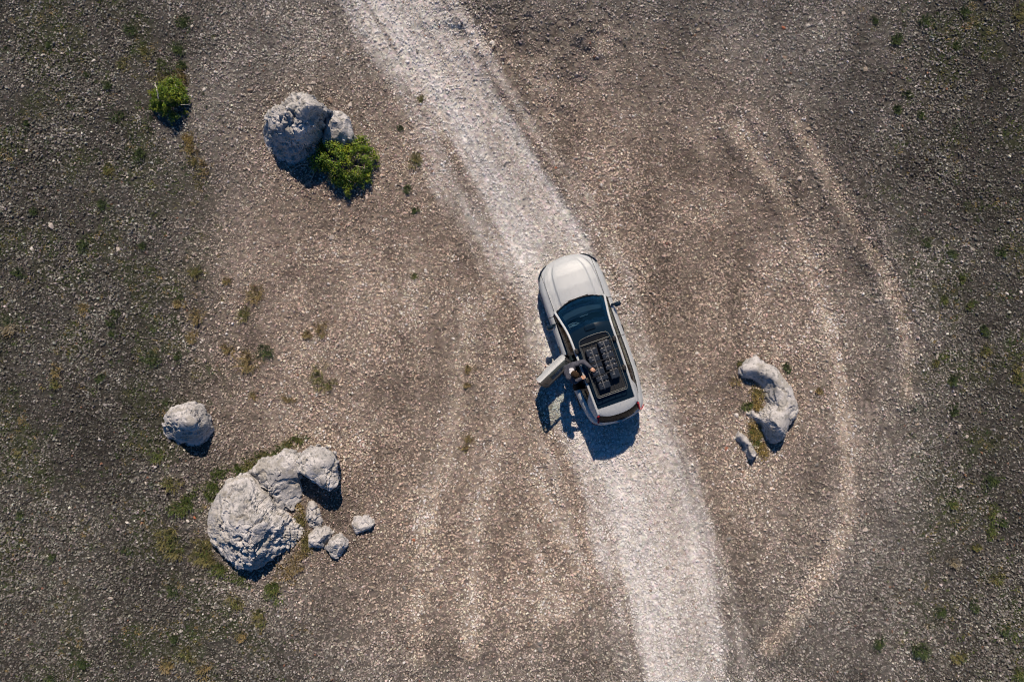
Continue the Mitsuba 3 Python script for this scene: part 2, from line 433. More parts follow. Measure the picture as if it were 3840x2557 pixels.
def boulder(name, key, outline, tops, cr, label, group=None, edge=.024, rough=.05, seed=0, category='boulder', flare=.05, material='rock_bsdf', cracks=(), cuts=0):
    conv = crop(*cr)

    def w(p):
        p = np.array(p, float)
        return D(*conv(p[:, 0], p[:, 1]), p[:, 2])
    O, I = w(outline), w(tops)
    poly = Polygon(O[:, :2]).buffer(0)
    # densify and round the outline
    ring0 = shapely.segmentize(poly.buffer(.05).buffer(-.05).exterior, edge)
    bx = np.array(ring0.coords)[:-1]
    jit = (meshkit.fbm(np.c_[bx * 6, np.full(len(bx), seed * 3.1)], 3, seed) - .5) * .10
    ctr = bx.mean(0)
    dirn = (bx - ctr) / np.linalg.norm(bx - ctr, axis=1, keepdims=True)
    bx = bx + dirn * jit[:, None]
    poly2 = Polygon(bx).buffer(0)
    ctrl = np.vstack([O, I])
    rbf = RBFInterpolator(ctrl[:, :2], ctrl[:, 2], kernel='thin_plate_spline', smoothing=1e-4)
    x0, y0, x1, y1 = poly2.bounds
    g = np.random.default_rng(seed + 100)
    ax, ay = np.meshgrid(np.arange(x0, x1, edge), np.arange(y0, y1, edge), indexing='ij')
    pts = np.c_[ax.ravel(), ay.ravel()] + g.uniform(-.3, .3, (ax.size, 2)) * edge
    inp = shapely.contains_xy(poly2.buffer(-edge * .6), pts[:, 0], pts[:, 1])
    pts = pts[inp]
    P2 = np.vstack([bx, pts])
    tri = Delaunay(P2).simplices
    cen = P2[tri].mean(1)
    tri = tri[shapely.contains_xy(poly2, cen[:, 0], cen[:, 1])]
    z = np.maximum(rbf(P2), .03)
    nb = len(bx)
    dist = shapely.distance(shapely.points(P2), poly2.exterior)
    z = z * (1 - .10 * np.exp(-dist / .05))
    # skirt
    rings = [P2]
    zz = [z]
    levels = 7
    out = np.roll(bx, -1, 0) - np.roll(bx, 1, 0)
    nrm = np.c_[out[:, 1], -out[:, 0]]
    nrm /= np.linalg.norm(nrm, axis=1, keepdims=True) + 1e-9
    if Polygon(bx).exterior.is_ccw is False:
        nrm = -nrm
    for k in range(1, levels + 1):
        t = k / levels
        off = flare * math.sin(t * math.pi * .8) - .10 * max(0, t - .6) * 2
        rings.append(bx + nrm * off)
        zz.append(z[:nb] * (1 - t) - .12 * t)
    V2 = np.vstack([np.c_[r, q] for r, q in zip(rings, zz)])
    f = [tri]
    n0 = len(P2)
    i = np.arange(nb)
    j = (i + 1) % nb
    prev = i
    for k in range(levels):
        cur = n0 + k * nb + i
        f += [np.stack([prev, cur, cur[j]], 1), np.stack([prev, cur[j], prev[j]], 1)]
        prev = cur
    m = trimesh.Trimesh(V2, np.vstack(f), process=False)
    m.fix_normals()
    if m.face_normals[:len(tri), 2].mean() < 0:
        m.invert()
    v, nn = np.array(m.vertices), np.array(m.vertex_normals)
    s = seed * 7.3
    if cuts:
        cc = np.array([v[:, 0].mean(), v[:, 1].mean(), 0.0])
        for _ in range(cuts):
            pn = g.normal(size=3)
            pn[2] = abs(pn[2]) * .7 + .1
            pn /= np.linalg.norm(pn)
            q = (v - cc) @ pn
            over = np.clip(q - q.max() * g.uniform(.74, .93), 0, None)
            v = v - (over * .92)[:, None] * pn
        m = trimesh.Trimesh(v, m.faces, process=False)
        nn = np.array(m.vertex_normals)
    big = meshkit.fbm(v * 1.6 + s, 3, seed) - .5
    fine = meshkit.fbm(v * 13 + s, 3, seed + 2) - .5
    pit = np.clip(meshkit.noise(v * 19 + s, seed + 4) - .70, 0, 1)
    if category != 'boulder' or 'small' in key:
        disp0 = 1.6
    else:
        disp0 = 1.0
    zone = .35 + 1.25 * smooth01(.35, .65, meshkit.fbm(v * 1.5 + s + 5, 2, seed + 30))
    disp = rough * (1.6 * big + zone * (.55 * fine - 1.7 * pit))
    warp = np.stack([meshkit.fbm(v * 3 + s + 9 * q, 3, seed + 11 + q) - .5 for q in range(3)], -1)
    lo, hi = v.min(0) - .3, v.max(0) + .3
    for cell, amp, crk in ((.50, 1.0, 1.5), (.19, .40, .55)):
        npt = int(np.prod(hi - lo) / cell ** 3) + 8
        P = g.uniform(lo, hi, (npt, 3))
        dd, ii = cKDTree(P).query((v + warp * cell * 1.3) * [1, 1, 1.25] - [0, 0, lo[2] * .25], k=2)
        tilt = g.normal(0, 1, (npt, 3))
        tilt /= np.linalg.norm(tilt, axis=1, keepdims=True)
        lean = ((v - P[ii[:, 0]]) * tilt[ii[:, 0]]).sum(1) / cell
        off = g.uniform(-.5, .5, npt)[ii[:, 0]]
        gate = smooth01(.38, .55, meshkit.noise(v * 2.1 + s, seed + 20))
        disp += (disp0 if cell > .3 else disp0 * zone) * rough * (amp * off + .8 * amp * np.clip(lean, -1, 1) - crk * gate * np.exp(-((dd[:, 1] - dd[:, 0]) / (.10 * cell + .008)) ** 2))
    for pa, pb, wd, dp in cracks:
        A, B = D(*conv(*pa), .5)[:2], D(*conv(*pb), .5)[:2]
        dd = B - A
        t = np.clip(((v[:, :2] - A) @ dd) / (dd @ dd), 0, 1)
        dcr = np.linalg.norm(v[:, :2] - A - t[:, None] * dd, axis=1) + .05 * (meshkit.noise(v * 7, 3) - .5)
        disp -= dp * np.exp(-(dcr / wd) ** 2)
    v = v + nn * disp[:, None]
    k = add(key, (v, m.faces), material, smooth=False, label=label, category=category, **({'group': group} if group else {}))
    LAND[name] = poly2.centroid
    return poly2


C3, C5, C6 = (900, 250, 1568 / 600), (550, 1450, 1.96), (2650, 1300, 3.135)
BG = 'pale boulders standing on the gravel'
polyA = boulder('A', 'boulder', [(245, 700, .05), (270, 780, .03), (300, 850, .03), (350, 915, .03), (430, 945, .03), (520, 950, .03), (620, 915, .03), (700, 860, .03), (770, 800, .03), (815, 735, .1), (830, 640, .35),
                (835, 560, .7), (860, 480, 1.0), (870, 425, 1.2), (820, 375, 1.3), (740, 320, 1.5), (680, 262, 1.6), (600, 225, 1.6), (540, 235, 1.55), (480, 268, 1.45), (390, 340, 1.25), (270, 420, 1.0), (228, 500, .8), (218, 590, .5), (236, 650, .2)],
                [(600, 290, 1.85), (480, 340, 1.65), (390, 400, 1.5), (300, 480, 1.2), (700, 330, 1.82), (780, 420, 1.65), (600, 360, 1.98), (480, 440, 1.82), (700, 420, 1.90), (570, 500, 1.78), (430, 540, 1.55), (330, 560, 1.2), (680, 500, 1.72),
                 (780, 520, 1.5), (300, 640, 1.0), (400, 650, 1.25), (520, 590, 1.62), (640, 580, 1.6), (740, 600, 1.3), (450, 780, .75), (560, 780, .85), (660, 740, .85), (380, 800, .5), (520, 880, .35), (620, 850, .35), (420, 890, .22)],
                C3, 'tallest boulder, its steep side in deep shade, beside the bright leafy shrub', BG, seed=1, rough=.055)
boulder('A2', 'boulder', [(860, 440, .9), (900, 420, .9), (970, 435, .85), (1040, 480, .75), (1062, 560, .6), (1100, 640, .5), (1112, 720, .4), (1050, 800, .3), (960, 830, .2), (850, 830, .2), (780, 760, .3), (770, 640, .5), (780, 540, .8)],
        [(920, 500, 1.02), (980, 540, .95), (900, 600, .92), (1000, 640, .82), (930, 700, .7), (1040, 700, .6), (860, 680, .75)], C3, 'pale rough boulder wedged between the tallest boulder and the leafy shrub', BG, seed=2, cuts=6, rough=.04)
boulder('B', 'boulder', [(270, 125, .72), (200, 140, .72), (140, 180, .68), (115, 230, .55), (100, 290, .32), (128, 335, .12), (165, 385, .04), (230, 417, .03), (300, 432, .03), (370, 436, .03), (420, 410, .03), (460, 350, .12), (470, 310, .3), (440, 255, .6), (410, 205, .7), (370, 160, .72), (320, 130, .74)],
        [(250, 200, 1.08), (330, 200, 1.08), (290, 255, 1.18), (200, 250, 1.0), (370, 265, 1.05), (230, 300, .95), (310, 310, .92), (400, 300, .8), (210, 340, .5), (380, 350, .5), (270, 375, .38), (340, 395, .25)], C5, 'rounded boulder standing alone near the left, its lower half in shade', BG, seed=3, rough=.045)
polyC = boulder('C', 'boulder', [(740, 650, .5), (650, 665, .5), (590, 700, .5), (530, 770, .5), (490, 850, .48), (455, 920, .45), (445, 1000, .4), (458, 1090, .32), (500, 1165, .28), (560, 1235, .28), (620, 1295, .28), (700, 1333, .28), (770, 1347, .28), (850, 1322, .28), (900, 1290, .28),
                        (970, 1235, .25), (1050, 1180, .22), (1110, 1105, .2), (1125, 1035, .18), (1080, 980, .2), (1030, 940, .25), (960, 900, .35), (900, 830, .45), (840, 760, .48), (800, 710, .5), (770, 670, .5)],
        [(650, 800, .92), (750, 830, .95), (600, 950, 1.05), (760, 980, 1.38), (880, 980, 1.12), (700, 1110, 1.28), (590, 1090, .92), (840, 1110, 1.15), (980, 1050, .7), (770, 1240, .98), (660, 1220, .8), (880, 1210, .78), (540, 1000, .8), (1000, 1130, .55), (560, 860, .8)],
        C5, 'largest boulder, a broad craggy grey dome ringed by grass', BG, seed=4, rough=.065, edge=.026, cracks=[((670, 860), (640, 960), .04, .09), ((850, 870), (880, 820), .04, .06), ((860, 1180), (940, 1050), .05, .1), ((620, 1150), (760, 1210), .05, .1)])
boulder('D', 'boulder', [(748, 632, .42), (800, 560, .45), (870, 530, .45), (940, 520, .48), (1000, 480, .55), (1070, 485, .6), (1100, 530, .6), (1110, 640, .5), (1110, 740, .3), (1120, 800, .15), (1130, 835, .1), (1082, 870, .1), (1082, 900, .1), (1010, 925, .1), (960, 888, .25), (905, 815, .42), (855, 758, .45), (800, 690, .45)],
        [(800, 630, .6), (880, 590, .66), (960, 570, .7), (1040, 560, .72), (920, 660, .7), (1010, 660, .62), (1060, 720, .4), (920, 750, .58), (1000, 800, .36), (1060, 820, .22), (980, 870, .3)], C5, 'low flat boulder filling the gap between the largest boulder and the tilted one', BG, seed=5, rough=.05)
boulder('E', 'boulder', [(1085, 535, .75), (1110, 500, .7), (1180, 442, .66), (1240, 430, .66), (1310, 445, .66), (1370, 490, .68), (1400, 560, .7), (1392, 620, .72), (1402, 700, .8), (1380, 750, .88), (1330, 777, .92), (1280, 762, .92), (1230, 722, .92), (1160, 662, .9), (1098, 625, .85)],
        [(1250, 540, 1.12), (1300, 630, 1.14), (1170, 560, 1.02), (1330, 540, 1.0), (1330, 700, 1.05), (1230, 640, 1.1)], C5, 'tilted rounded boulder overhanging its own dark shadow, beside the low flat one', BG, seed=6, rough=.04, flare=-.05)
boulder('F', 'small_boulder', [(1160, 872, .22), (1210, 860, .22), (1245, 900, .2), (1270, 960, .15), (1285, 1030, .08), (1250, 1045, .05), (1190, 1030, .06), (1165, 990, .1), (1150, 930, .18)], [(1200, 910, .36), (1220, 970, .32), (1200, 960, .34)], C5,
        'small wedge-shaped boulder in the dry grass below the tilted boulder', 'small boulders by the largest boulder', seed=7, cuts=9, rough=.025, edge=.022)
boulder('G', 'small_boulder', [(1190, 1080, .25), (1240, 1050, .25), (1310, 1040, .25), (1365, 1080, .25), (1342, 1125, .2), (1312, 1160, .12), (1300, 1205, .06), (1240, 1200, .06), (1200, 1170, .1), (1183, 1120, .2)], [(1270, 1090, .42), (1240, 1140, .36), (1310, 1100, .4)], C5,
        'small rounded boulder touching its twin right of the largest boulder', 'small boulders by the largest boulder', seed=8, cuts=9, rough=.025, edge=.022)
boulder('H', 'small_boulder', [(1322, 1170, .25), (1350, 1122, .28), (1400, 1095, .28), (1470, 1145, .25), (1470, 1172, .2), (1430, 1212, .18), (1390, 1250, .15), (1330, 1232, .15), (1308, 1195, .2)], [(1390, 1140, .42), (1400, 1180, .4), (1360, 1190, .36)], C5,
        'small craggy boulder, right one of the touching pair', 'small boulders by the largest boulder', seed=9, cuts=10, rough=.028, edge=.022)
boulder('I', 'small_boulder', [(1515, 1010, .18), (1530, 965, .18), (1600, 958, .2), (1660, 985, .22), (1680, 1005, .22), (1640, 1050, .24), (1590, 1060, .22), (1545, 1085, .15), (1525, 1050, .15)], [(1580, 1000, .3), (1630, 1010, .3), (1550, 1030, .26)], C5,
        'pale angular rock lying alone on the gravel right of the touching pair', 'small boulders by the largest boulder', seed=10, cuts=9, rough=.02, edge=.02)
polyJ = boulder('J', 'boulder', [(590, 115, .25), (640, 170, .25), (720, 210, .28), (800, 240, .3), (860, 300, .3), (900, 370, .3), (960, 430, .3), (1000, 510, .3), (1040, 600, .3), (1075, 680, .3), (1080, 750, .3), (1040, 850, .35), (1000, 900, .35), (960, 980, .38), (930, 1070, .4), (870, 1110, .38), (820, 1140, .2),
                        (740, 1120, .12), (690, 1060, .1), (655, 980, .1), (640, 940, .1), (590, 890, .1), (510, 830, .1), (480, 790, .1), (540, 765, .15), (600, 790, .15), (640, 740, .15), (700, 720, .2), (735, 680, .15), (700, 610, .1), (680, 540, .1), (660, 470, .1), (620, 410, .15), (560, 372, .2), (490, 365, .22), (430, 352, .22), (390, 310, .22), (395, 240, .22), (450, 190, .22), (500, 160, .22)],
        [(560, 240, .52), (480, 260, .45), (660, 270, .5), (640, 340, .42), (760, 330, .5), (850, 400, .52), (780, 460, .4), (880, 520, .55), (790, 580, .36), (950, 620, .52), (850, 680, .52), (760, 740, .45), (950, 760, .62), (820, 800, .72), (700, 800, .5), (720, 850, .7), (880, 880, .82), (800, 960, .82), (880, 1020, .75), (740, 960, .5), (790, 1060, .4), (600, 830, .25), (690, 960, .25)],
        C6, 'curved pale boulder bent like a hook on the right', BG, seed=11, rough=.030, edge=.026)
boulder('K', 'small_boulder', [(330, 1010, .15), (380, 995, .2), (440, 1040, .22), (490, 1100, .25), (540, 1150, .28), (580, 1210, .28), (620, 1280, .28), (600, 1335, .25), (550, 1340, .22), (500, 1310, .2), (450, 1220, .15), (430, 1170, .12), (400, 1120, .1), (340, 1070, .1)],
        [(390, 1050, .28), (460, 1120, .32), (520, 1200, .4), (570, 1270, .44)], C6, 'narrow jagged white boulder left of the hooked boulder', None, seed=12, cuts=6, rough=.03, edge=.02)

# ------------------------------------------------------------------ single loose stones
STONES = [  # x, y, size px, tone
    (763, 546, 13, 'pale'), (804, 243, 14, 'pale'), (760, 232, 15, 'brown'), (575, 208, 13, 'brown'), (720, 192, 11, 'pale'), (713, 206, 10, 'pale'), (470, 207, 9, 'white'), (592, 897, 12, 'brown'), (667, 911, 10, 'grey'), (855, 1350, 11, 'tan'), (933, 565, 10, 'pale'),
    (1132, 100, 11, 'white'), (215, 140, 9, 'white'), (53, 200, 9, 'pale'), (617, 32, 10, 'pale'), (442, 62, 7, 'white'), (228, 230, 8, 'pale'), (148, 298, 8, 'white'), (62, 347, 7, 'white'), (135, 375, 8, 'pale'), (568, 320, 9, 'tan'), (297, 98, 9, 'grey'),
    (947, 307, 10, 'pale'), (1520, 380, 8, 'white'), (1068, 62, 8, 'pale'), (1138, 62, 9, 'pale'), (963, 323, 8, 'grey'), (1278, 387, 7, 'red'), (73, 572, 9, 'white'), (272, 572, 10, 'pale'), (348, 546, 9, 'pale'), (638, 564, 9, 'brown'), (180, 641, 7, 'white'),
    (647, 882, 8, 'white'), (645, 959, 11, 'grey'), (7, 977, 8, 'pale'), (1603, 812, 8, 'white'), (1837, 412, 11, 'pale'), (1670, 140, 8, 'white'), (1940, 32, 9, 'pale'), (1958, 258, 10, 'white'), (2203, 252, 9, 'pale'), (2107, 200, 8, 'white'), (1860, 297, 11, 'tan'),
    (1802, 65, 9, 'red'), (1767, 676, 9, 'pale'), (2070, 323, 12, 'grey'), (2315, 676, 9, 'white'), (2347, 672, 9, 'white'), (2155, 821, 11, 'pale'), (1890, 939, 9, 'pale'), (2207, 981, 11, 'pale'), (1955, 987, 12, 'tan'), (2223, 1004, 9, 'pale'), (1693, 954, 10, 'white'),
    (1670, 1031, 9, 'red'), (2108, 976, 11, 'tan'), (2207, 1118, 13, 'pale'), (1990, 1218, 11, 'pale'), (1878, 1250, 12, 'tan'), (2198, 1223, 8, 'white'), (1585, 1218, 8, 'white'), (1878, 1068, 11, 'grey'), (1720, 1295, 8, 'white'), (2113, 1510, 9, 'white'), (1773, 1500, 8, 'pale'),
    (1677, 1238, 11, 'grey'), (293, 1202, 10, 'white'), (447, 1190, 9, 'red'), (432, 1198, 8, 'white'), (315, 1247, 7, 'white'), (255, 1375, 10, 'pale'), (443, 1333, 10, 'pale'), (580, 1358, 10, 'brown'), (625, 1377, 10, 'grey'), (1148, 1067, 9, 'white'), (820, 1488, 10, 'pale'),
    (942, 1315, 9, 'tan'), (1358, 1398, 13, 'grey'), (1242, 1478, 13, 'grey'), (1242, 1491, 13, 'grey'), (952, 1242, 8, 'red'), (1137, 1158, 8, 'white'), (962, 1098, 8, 'tan'), (937, 1110, 10, 'tan'), (930, 1350, 10, 'grey'), (1535, 1305, 9, 'tan'), (1990, 160, 10, 'tan'),
    (1605, 70, 11, 'tan'), (230, 1010, 8, 'white'), (118, 520, 14, 'pale'), (960, 120, 9, 'grey'), (1465, 1290, 9, 'tan'), (110, 1280, 7, 'white'), (1080, 1515, 10, 'tan'), (740, 1590, 8, 'pale'), (1190, 330, 8, 'grey'), (1620, 690, 8, 'tan'),
]
TONE = {'pale': (.42, .38, .345), 'white': (.60, .575, .54), 'brown': (.24, .185, .15), 'grey': (.20, .195, .185), 'tan': (.33, .285, .235), 'red': (.34, .14, .085)}
WORD = {'pale': 'pale beige', 'white': 'white', 'brown': 'dull brown', 'grey': 'dark grey', 'tan': 'tan', 'red': 'reddish'}
LMARK = [(670, 290, 'the tallest boulder'), (790, 370, 'the leafy shrub by the tallest boulder'), (388, 220, 'the shrub with bare white twigs'), (425, 975, 'the rounded lone boulder'), (580, 1200, 'the largest boulder'), (735, 1090, 'the tilted boulder'),
         (838, 1208, 'the pale angular lone rock'), (1770, 900, 'the hooked boulder'), (1360, 780, 'the silver car'), (1100, 350, 'the upper track'), (1550, 1350, 'the lower track'), (60, 60, 'the top left corner'), (2295, 60, 'the top right corner'),
         (60, 1508, 'the bottom left corner'), (2295, 1508, 'the bottom right corner'), (1850, 500, 'the curved wheel marks'), (1900, 1300, 'the slanting pale streak'), (1050, 1250, 'the faded wheel marks'), (60, 780, 'the left edge of the picture'), (2295, 780, 'the right edge of the picture')]


def where(x, y):
    d = [math.hypot(x - a, y - b) for a, b, _ in LMARK]
    i = int(np.argmin(d))
    a, b, name = LMARK[i]
    if d[i] < 60:
        return f'close beside {name}' if 'corner' not in name and 'edge' not in name else f'near {name}'
    if 'corner' in name or 'edge' in name:
        return f'near {name}' if d[i] < 160 else f'further in from {name}'
    ang = math.degrees(math.atan2(b - y, x - a)) % 360
    w = ['right of', 'above and right of', 'above', 'above and left of', 'left of', 'below and left of', 'below', 'below and right of'][int((ang + 22.5) // 45) % 8]
    return ('just ' if d[i] < 130 else 'far ' if d[i] > 260 else '') + f'{w} {name}'


def stone_mesh(x, y, r, g):
    p = g.normal(size=(18, 3))
    p /= np.linalg.norm(p, axis=1, keepdims=True)
    p *= g.uniform(.85, 1.1, (18, 1))
    hull = trimesh.convex.convex_hull(p)
    v = np.array(hull.vertices) * [r, r * g.uniform(.6, .9), r * g.uniform(.45, .75)]
    a = g.uniform(0, 6.28)
    R = np.array([[math.cos(a), -math.sin(a), 0], [math.sin(a), math.cos(a), 0], [0, 0, 1]])
    v = v @ R.T
    return v + [x, y, float(ground_z(x, y)[0]) + .22 * r], np.array(hull.faces)


g = np.random.default_rng(31)
for x, y, s, tone in STONES:
    w = D(x, y)
    m = stone_mesh(w[0], w[1], s / PXM * .62, g)
    c = np.clip(np.array(TONE[tone]) * g.uniform(.9, 1.1), 0, .7)
    add('loose_stone', m, 'gravel_bsdf', color=np.repeat(c[None], len(m[0]), 0), label=f'{WORD[tone]} {"large " if s > 11 else "small " if s < 9 else ""}loose stone {where(x, y)}', category='stone', group='single loose stones lying on the gravel')
for k in range(170):
    px_, py_ = g.uniform(10, 2345), g.uniform(10, 1558)
    w = D(px_, py_)
    if abs(px_ - 1360) < 150 and abs(py_ - 790) < 270:
        continue
    if any(p.buffer(.05).contains(shapely.Point(w[0], w[1])) for p in (polyA, polyC, polyJ)):
        continue
    r = g.uniform(.05, .078)
    m = stone_mesh(w[0], w[1], r, g)
    c = place_fields(w[:1], w[1:2])[0][0]
    tn = g.choice(['a', 'b', 'c'], p=[.5, .4, .1])
    c = np.clip({'a': c * g.uniform(1.2, 1.7), 'b': c * g.uniform(.8, 1.15), 'c': np.array(TONE['brown'])}[tn], .03, .66)
    nm = {'a': 'light', 'b': 'greyish', 'c': 'rusty brown'}[tn]
    add('loose_stone', m, 'gravel_bsdf', color=np.repeat(c[None], len(m[0]), 0), label=f'{nm} fist-sized loose stone {where(px_, py_)}', category='stone', group='single loose stones lying on the gravel')

# ------------------------------------------------------------------ grass tufts and ground cover
KINDS = {'dark': ((.04, .066, .034), (.085, .115, .05)), 'green': ((.065, .105, .035), (.14, .175, .055)), 'olive': ((.12, .12, .05), (.27, .245, .11)), 'brown': ((.18, .145, .07), (.40, .31, .16)), 'pale': ((.22, .20, .15), (.42, .38, .30)), 'gold': ((.22, .17, .06), (.44, .35, .15))}
KWORD = {'dark': 'dark green', 'green': 'green', 'olive': 'olive', 'brown': 'dry brownish', 'pale': 'bleached pale', 'gold': 'golden'}


def blades(cx, cy, cz, R, h, n, kind, g, wide=.011, spread=1.0, sx=1.0, sy=1.0):
    a = g.uniform(0, 2 * np.pi, n)
    q = np.sqrt(g.random(n))
    bx, by = cx + R * .75 * q * np.cos(a) * sx, cy + R * .75 * q * np.sin(a) * sy
    lean = R * .75 * g.uniform(.2, 1.0, n) * spread
    a2 = a + g.normal(0, .7, n)
    L = h * g.uniform(.5, 1.1, n)
    side = np.stack([-np.sin(a2), np.cos(a2)], 1) * (wide * g.uniform(.6, 1.3, n) / 2)[:, None]
    base = np.stack([bx, by], 1)
    mid = base + np.stack([np.cos(a2), np.sin(a2)], 1) * (lean * .45)[:, None]
    tip = base + np.stack([np.cos(a2), np.sin(a2)], 1) * lean[:, None]
    cz = np.broadcast_to(cz, (n,))
    v = np.stack([np.c_[base - side, cz - .01], np.c_[base + side, cz - .01], np.c_[mid + side * .9, cz + L * .7], np.c_[mid - side * .9, cz + L * .7], np.c_[tip, cz + L * g.uniform(.75, 1.05, n)]], 1)
    f = np.array([[0, 1, 2], [0, 2, 3], [3, 2, 4]])
    lo, hi = map(np.array, KINDS[kind])
    c = lo + (hi - lo) * g.random((n, 1)) ** 1.3
    return (v.reshape(-1, 3), (f[None] + (np.arange(n) * 5)[:, None, None]).reshape(-1, 3)), np.repeat(c, 5, 0)


def mixblades(parts):
    return cat([p[0] for p in parts]), np.vstack([p[1] for p in parts])


TUFTS = [(307, 72, 14, 'dark'), (423, 63, 17, 'dark'), (408, 115, 17, 'dark'), (332, 117, 14, 'olive'), (283, 150, 11, 'olive'), (245, 193, 11, 'dark'), (275, 267, 12, 'dark'), (322, 357, 16, 'dark'), (235, 467, 12, 'dark'), (115, 103, 10, 'dark'), (77, 485, 9, 'dark'), (423, 153, 15, 'dark'),
         (200, 173, 8, 'dark'), (62, 285, 8, 'dark'), (248, 390, 14, 'olive'), (187, 562, 14, 'dark'), (455, 627, 16, 'olive'), (522, 646, 11, 'brown'), (585, 676, 20, 'brown'), (562, 721, 15, 'olive'), (457, 727, 18, 'brown'), (445, 774, 13, 'brown'), (268, 726, 12, 'dark'),
         (253, 742, 10, 'dark'), (613, 812, 17, 'dark'), (523, 804, 16, 'brown'), (573, 839, 24, 'brown'), (707, 772, 13, 'brown'), (738, 757, 15, 'brown'), (730, 872, 18, 'olive'), (752, 884, 14, 'olive'), (664, 918, 10, 'brown'), (585, 906, 10, 'brown'), (352, 826, 18, 'dark'),
         (260, 767, 9, 'dark'), (410, 819, 11, 'dark'), (43, 622, 13, 'dark'), (413, 696, 15, 'brown'), (23, 755, 20, 'pale'), (192, 709, 12, 'brown'), (233, 869, 11, 'dark'), (127, 849, 12, 'brown'), (128, 879, 13, 'olive'), (328, 566, 9, 'dark'), (365, 1052, 14, 'green'),
         (390, 1108, 20, 'olive'), (425, 1162, 26, 'green'), (397, 1253, 28, 'olive'), (467, 1278, 26, 'olive'), (507, 1308, 22, 'green'), (630, 1352, 20, 'green'), (547, 1382, 20, 'olive'), (597, 1408, 14, 'olive'), (598, 1428, 14, 'olive'), (402, 1467, 13, 'dark'), (433, 1502, 16, 'olive'),
         (465, 1538, 16, 'brown'), (195, 1518, 15, 'dark'), (295, 1267, 9, 'dark'), (123, 1278, 11, 'dark'), (50, 1178, 10, 'dark'), (395, 1362, 13, 'dark'), (385, 1525, 16, 'brown'), (557, 1458, 14, 'brown'), (1810, 842, 11, 'dark'), (1697, 836, 8, 'olive'), (1690, 877, 9, 'brown'),
         (1885, 902, 9, 'brown'), (2187, 874, 15, 'dark'), (2303, 582, 13, 'dark'), (2213, 639, 10, 'green'), (2188, 589, 12, 'dark'), (2343, 856, 12, 'olive'), (2343, 882, 13, 'olive'), (2193, 946, 11, 'dark'), (2263, 806, 14, 'olive'), (2148, 836, 10, 'olive'), (2280, 1102, 17, 'dark'),
         (2117, 1492, 26, 'dark'), (2188, 1158, 14, 'green'), (2162, 1407, 14, 'dark'), (2193, 1292, 15, 'pale'), (2020, 1472, 14, 'dark'), (2207, 1508, 15, 'olive'), (2302, 1203, 11, 'dark'), (2277, 1228, 14, 'green'), (2343, 1542, 18, 'green'), (2127, 50, 14, 'dark'), (2063, 93, 14, 'dark'),
         (2088, 220, 10, 'dark'), (2062, 252, 13, 'dark'), (2010, 50, 9, 'dark'), (2337, 30, 24, 'olive'), (2195, 107, 10, 'dark'), (2117, 263, 10, 'dark'), (2215, 33, 12, 'dark'), (968, 230, 9, 'olive'), (952, 370, 18, 'olive'), (922, 297, 7, 'dark'), (957, 482, 8, 'dark'),
         (938, 437, 11, 'dark'), (952, 637, 8, 'green'), (1077, 848, 10, 'brown'), (1073, 884, 9, 'brown'), (1080, 1010, 10, 'brown'), (1071, 1030, 8, 'brown'), (20, 740, 12, 'dark'), (1716, 932, 13, 'green'), (1740, 915, 14, 'gold'), (395, 1225, 18, 'olive'), (2280, 1180, 13, 'green'),
         (2230, 700, 11, 'green'), (2170, 690, 10, 'green'), (2260, 760, 12, 'dark'), (2240, 1260, 12, 'olive'), (2290, 1330, 14, 'olive'), (2240, 1395, 13, 'dark'), (2310, 1445, 14, 'dark'), (2170, 820, 9, 'green'), (2130, 560, 11, 'dark'), (1190 - 1073, 1560, 12, 'dark')]
g = np.random.default_rng(77)
for x, y, s, kind in TUFTS:
    w = D(x, y)
    R = s / PXM
    zt = float(ground_z(w[0], w[1])[0])
    parts = [blades(w[0] + g.normal(0, .45) * R, w[1] + g.normal(0, .45) * R, zt, R * g.uniform(.4, .9), min(.26, .05 + .6 * R), int(14 + 120 * R), kind, g, wide=.013, spread=1.5) for _ in range(4)]
    second = {'dark': 'green', 'green': 'olive', 'olive': 'green', 'brown': 'olive', 'pale': 'brown', 'gold': 'brown'}[kind]
    parts.append(blades(w[0] + g.normal(0, .2) * R, w[1] + g.normal(0, .2) * R, float(ground_z(w[0], w[1])[0]), R * .8, min(.28, .05 + .7 * R), int(20 + 120 * R), second, g, wide=.011))
    m, c = mixblades(parts)
    add('grass_tuft', m, 'blade_bsdf', color=c, label=f'{KWORD[kind]} {"broad " if s > 19 else "small " if s < 10 else ""}grass tuft {where(x, y)}', category='grass tuft', group='grass tufts growing in the gravel')

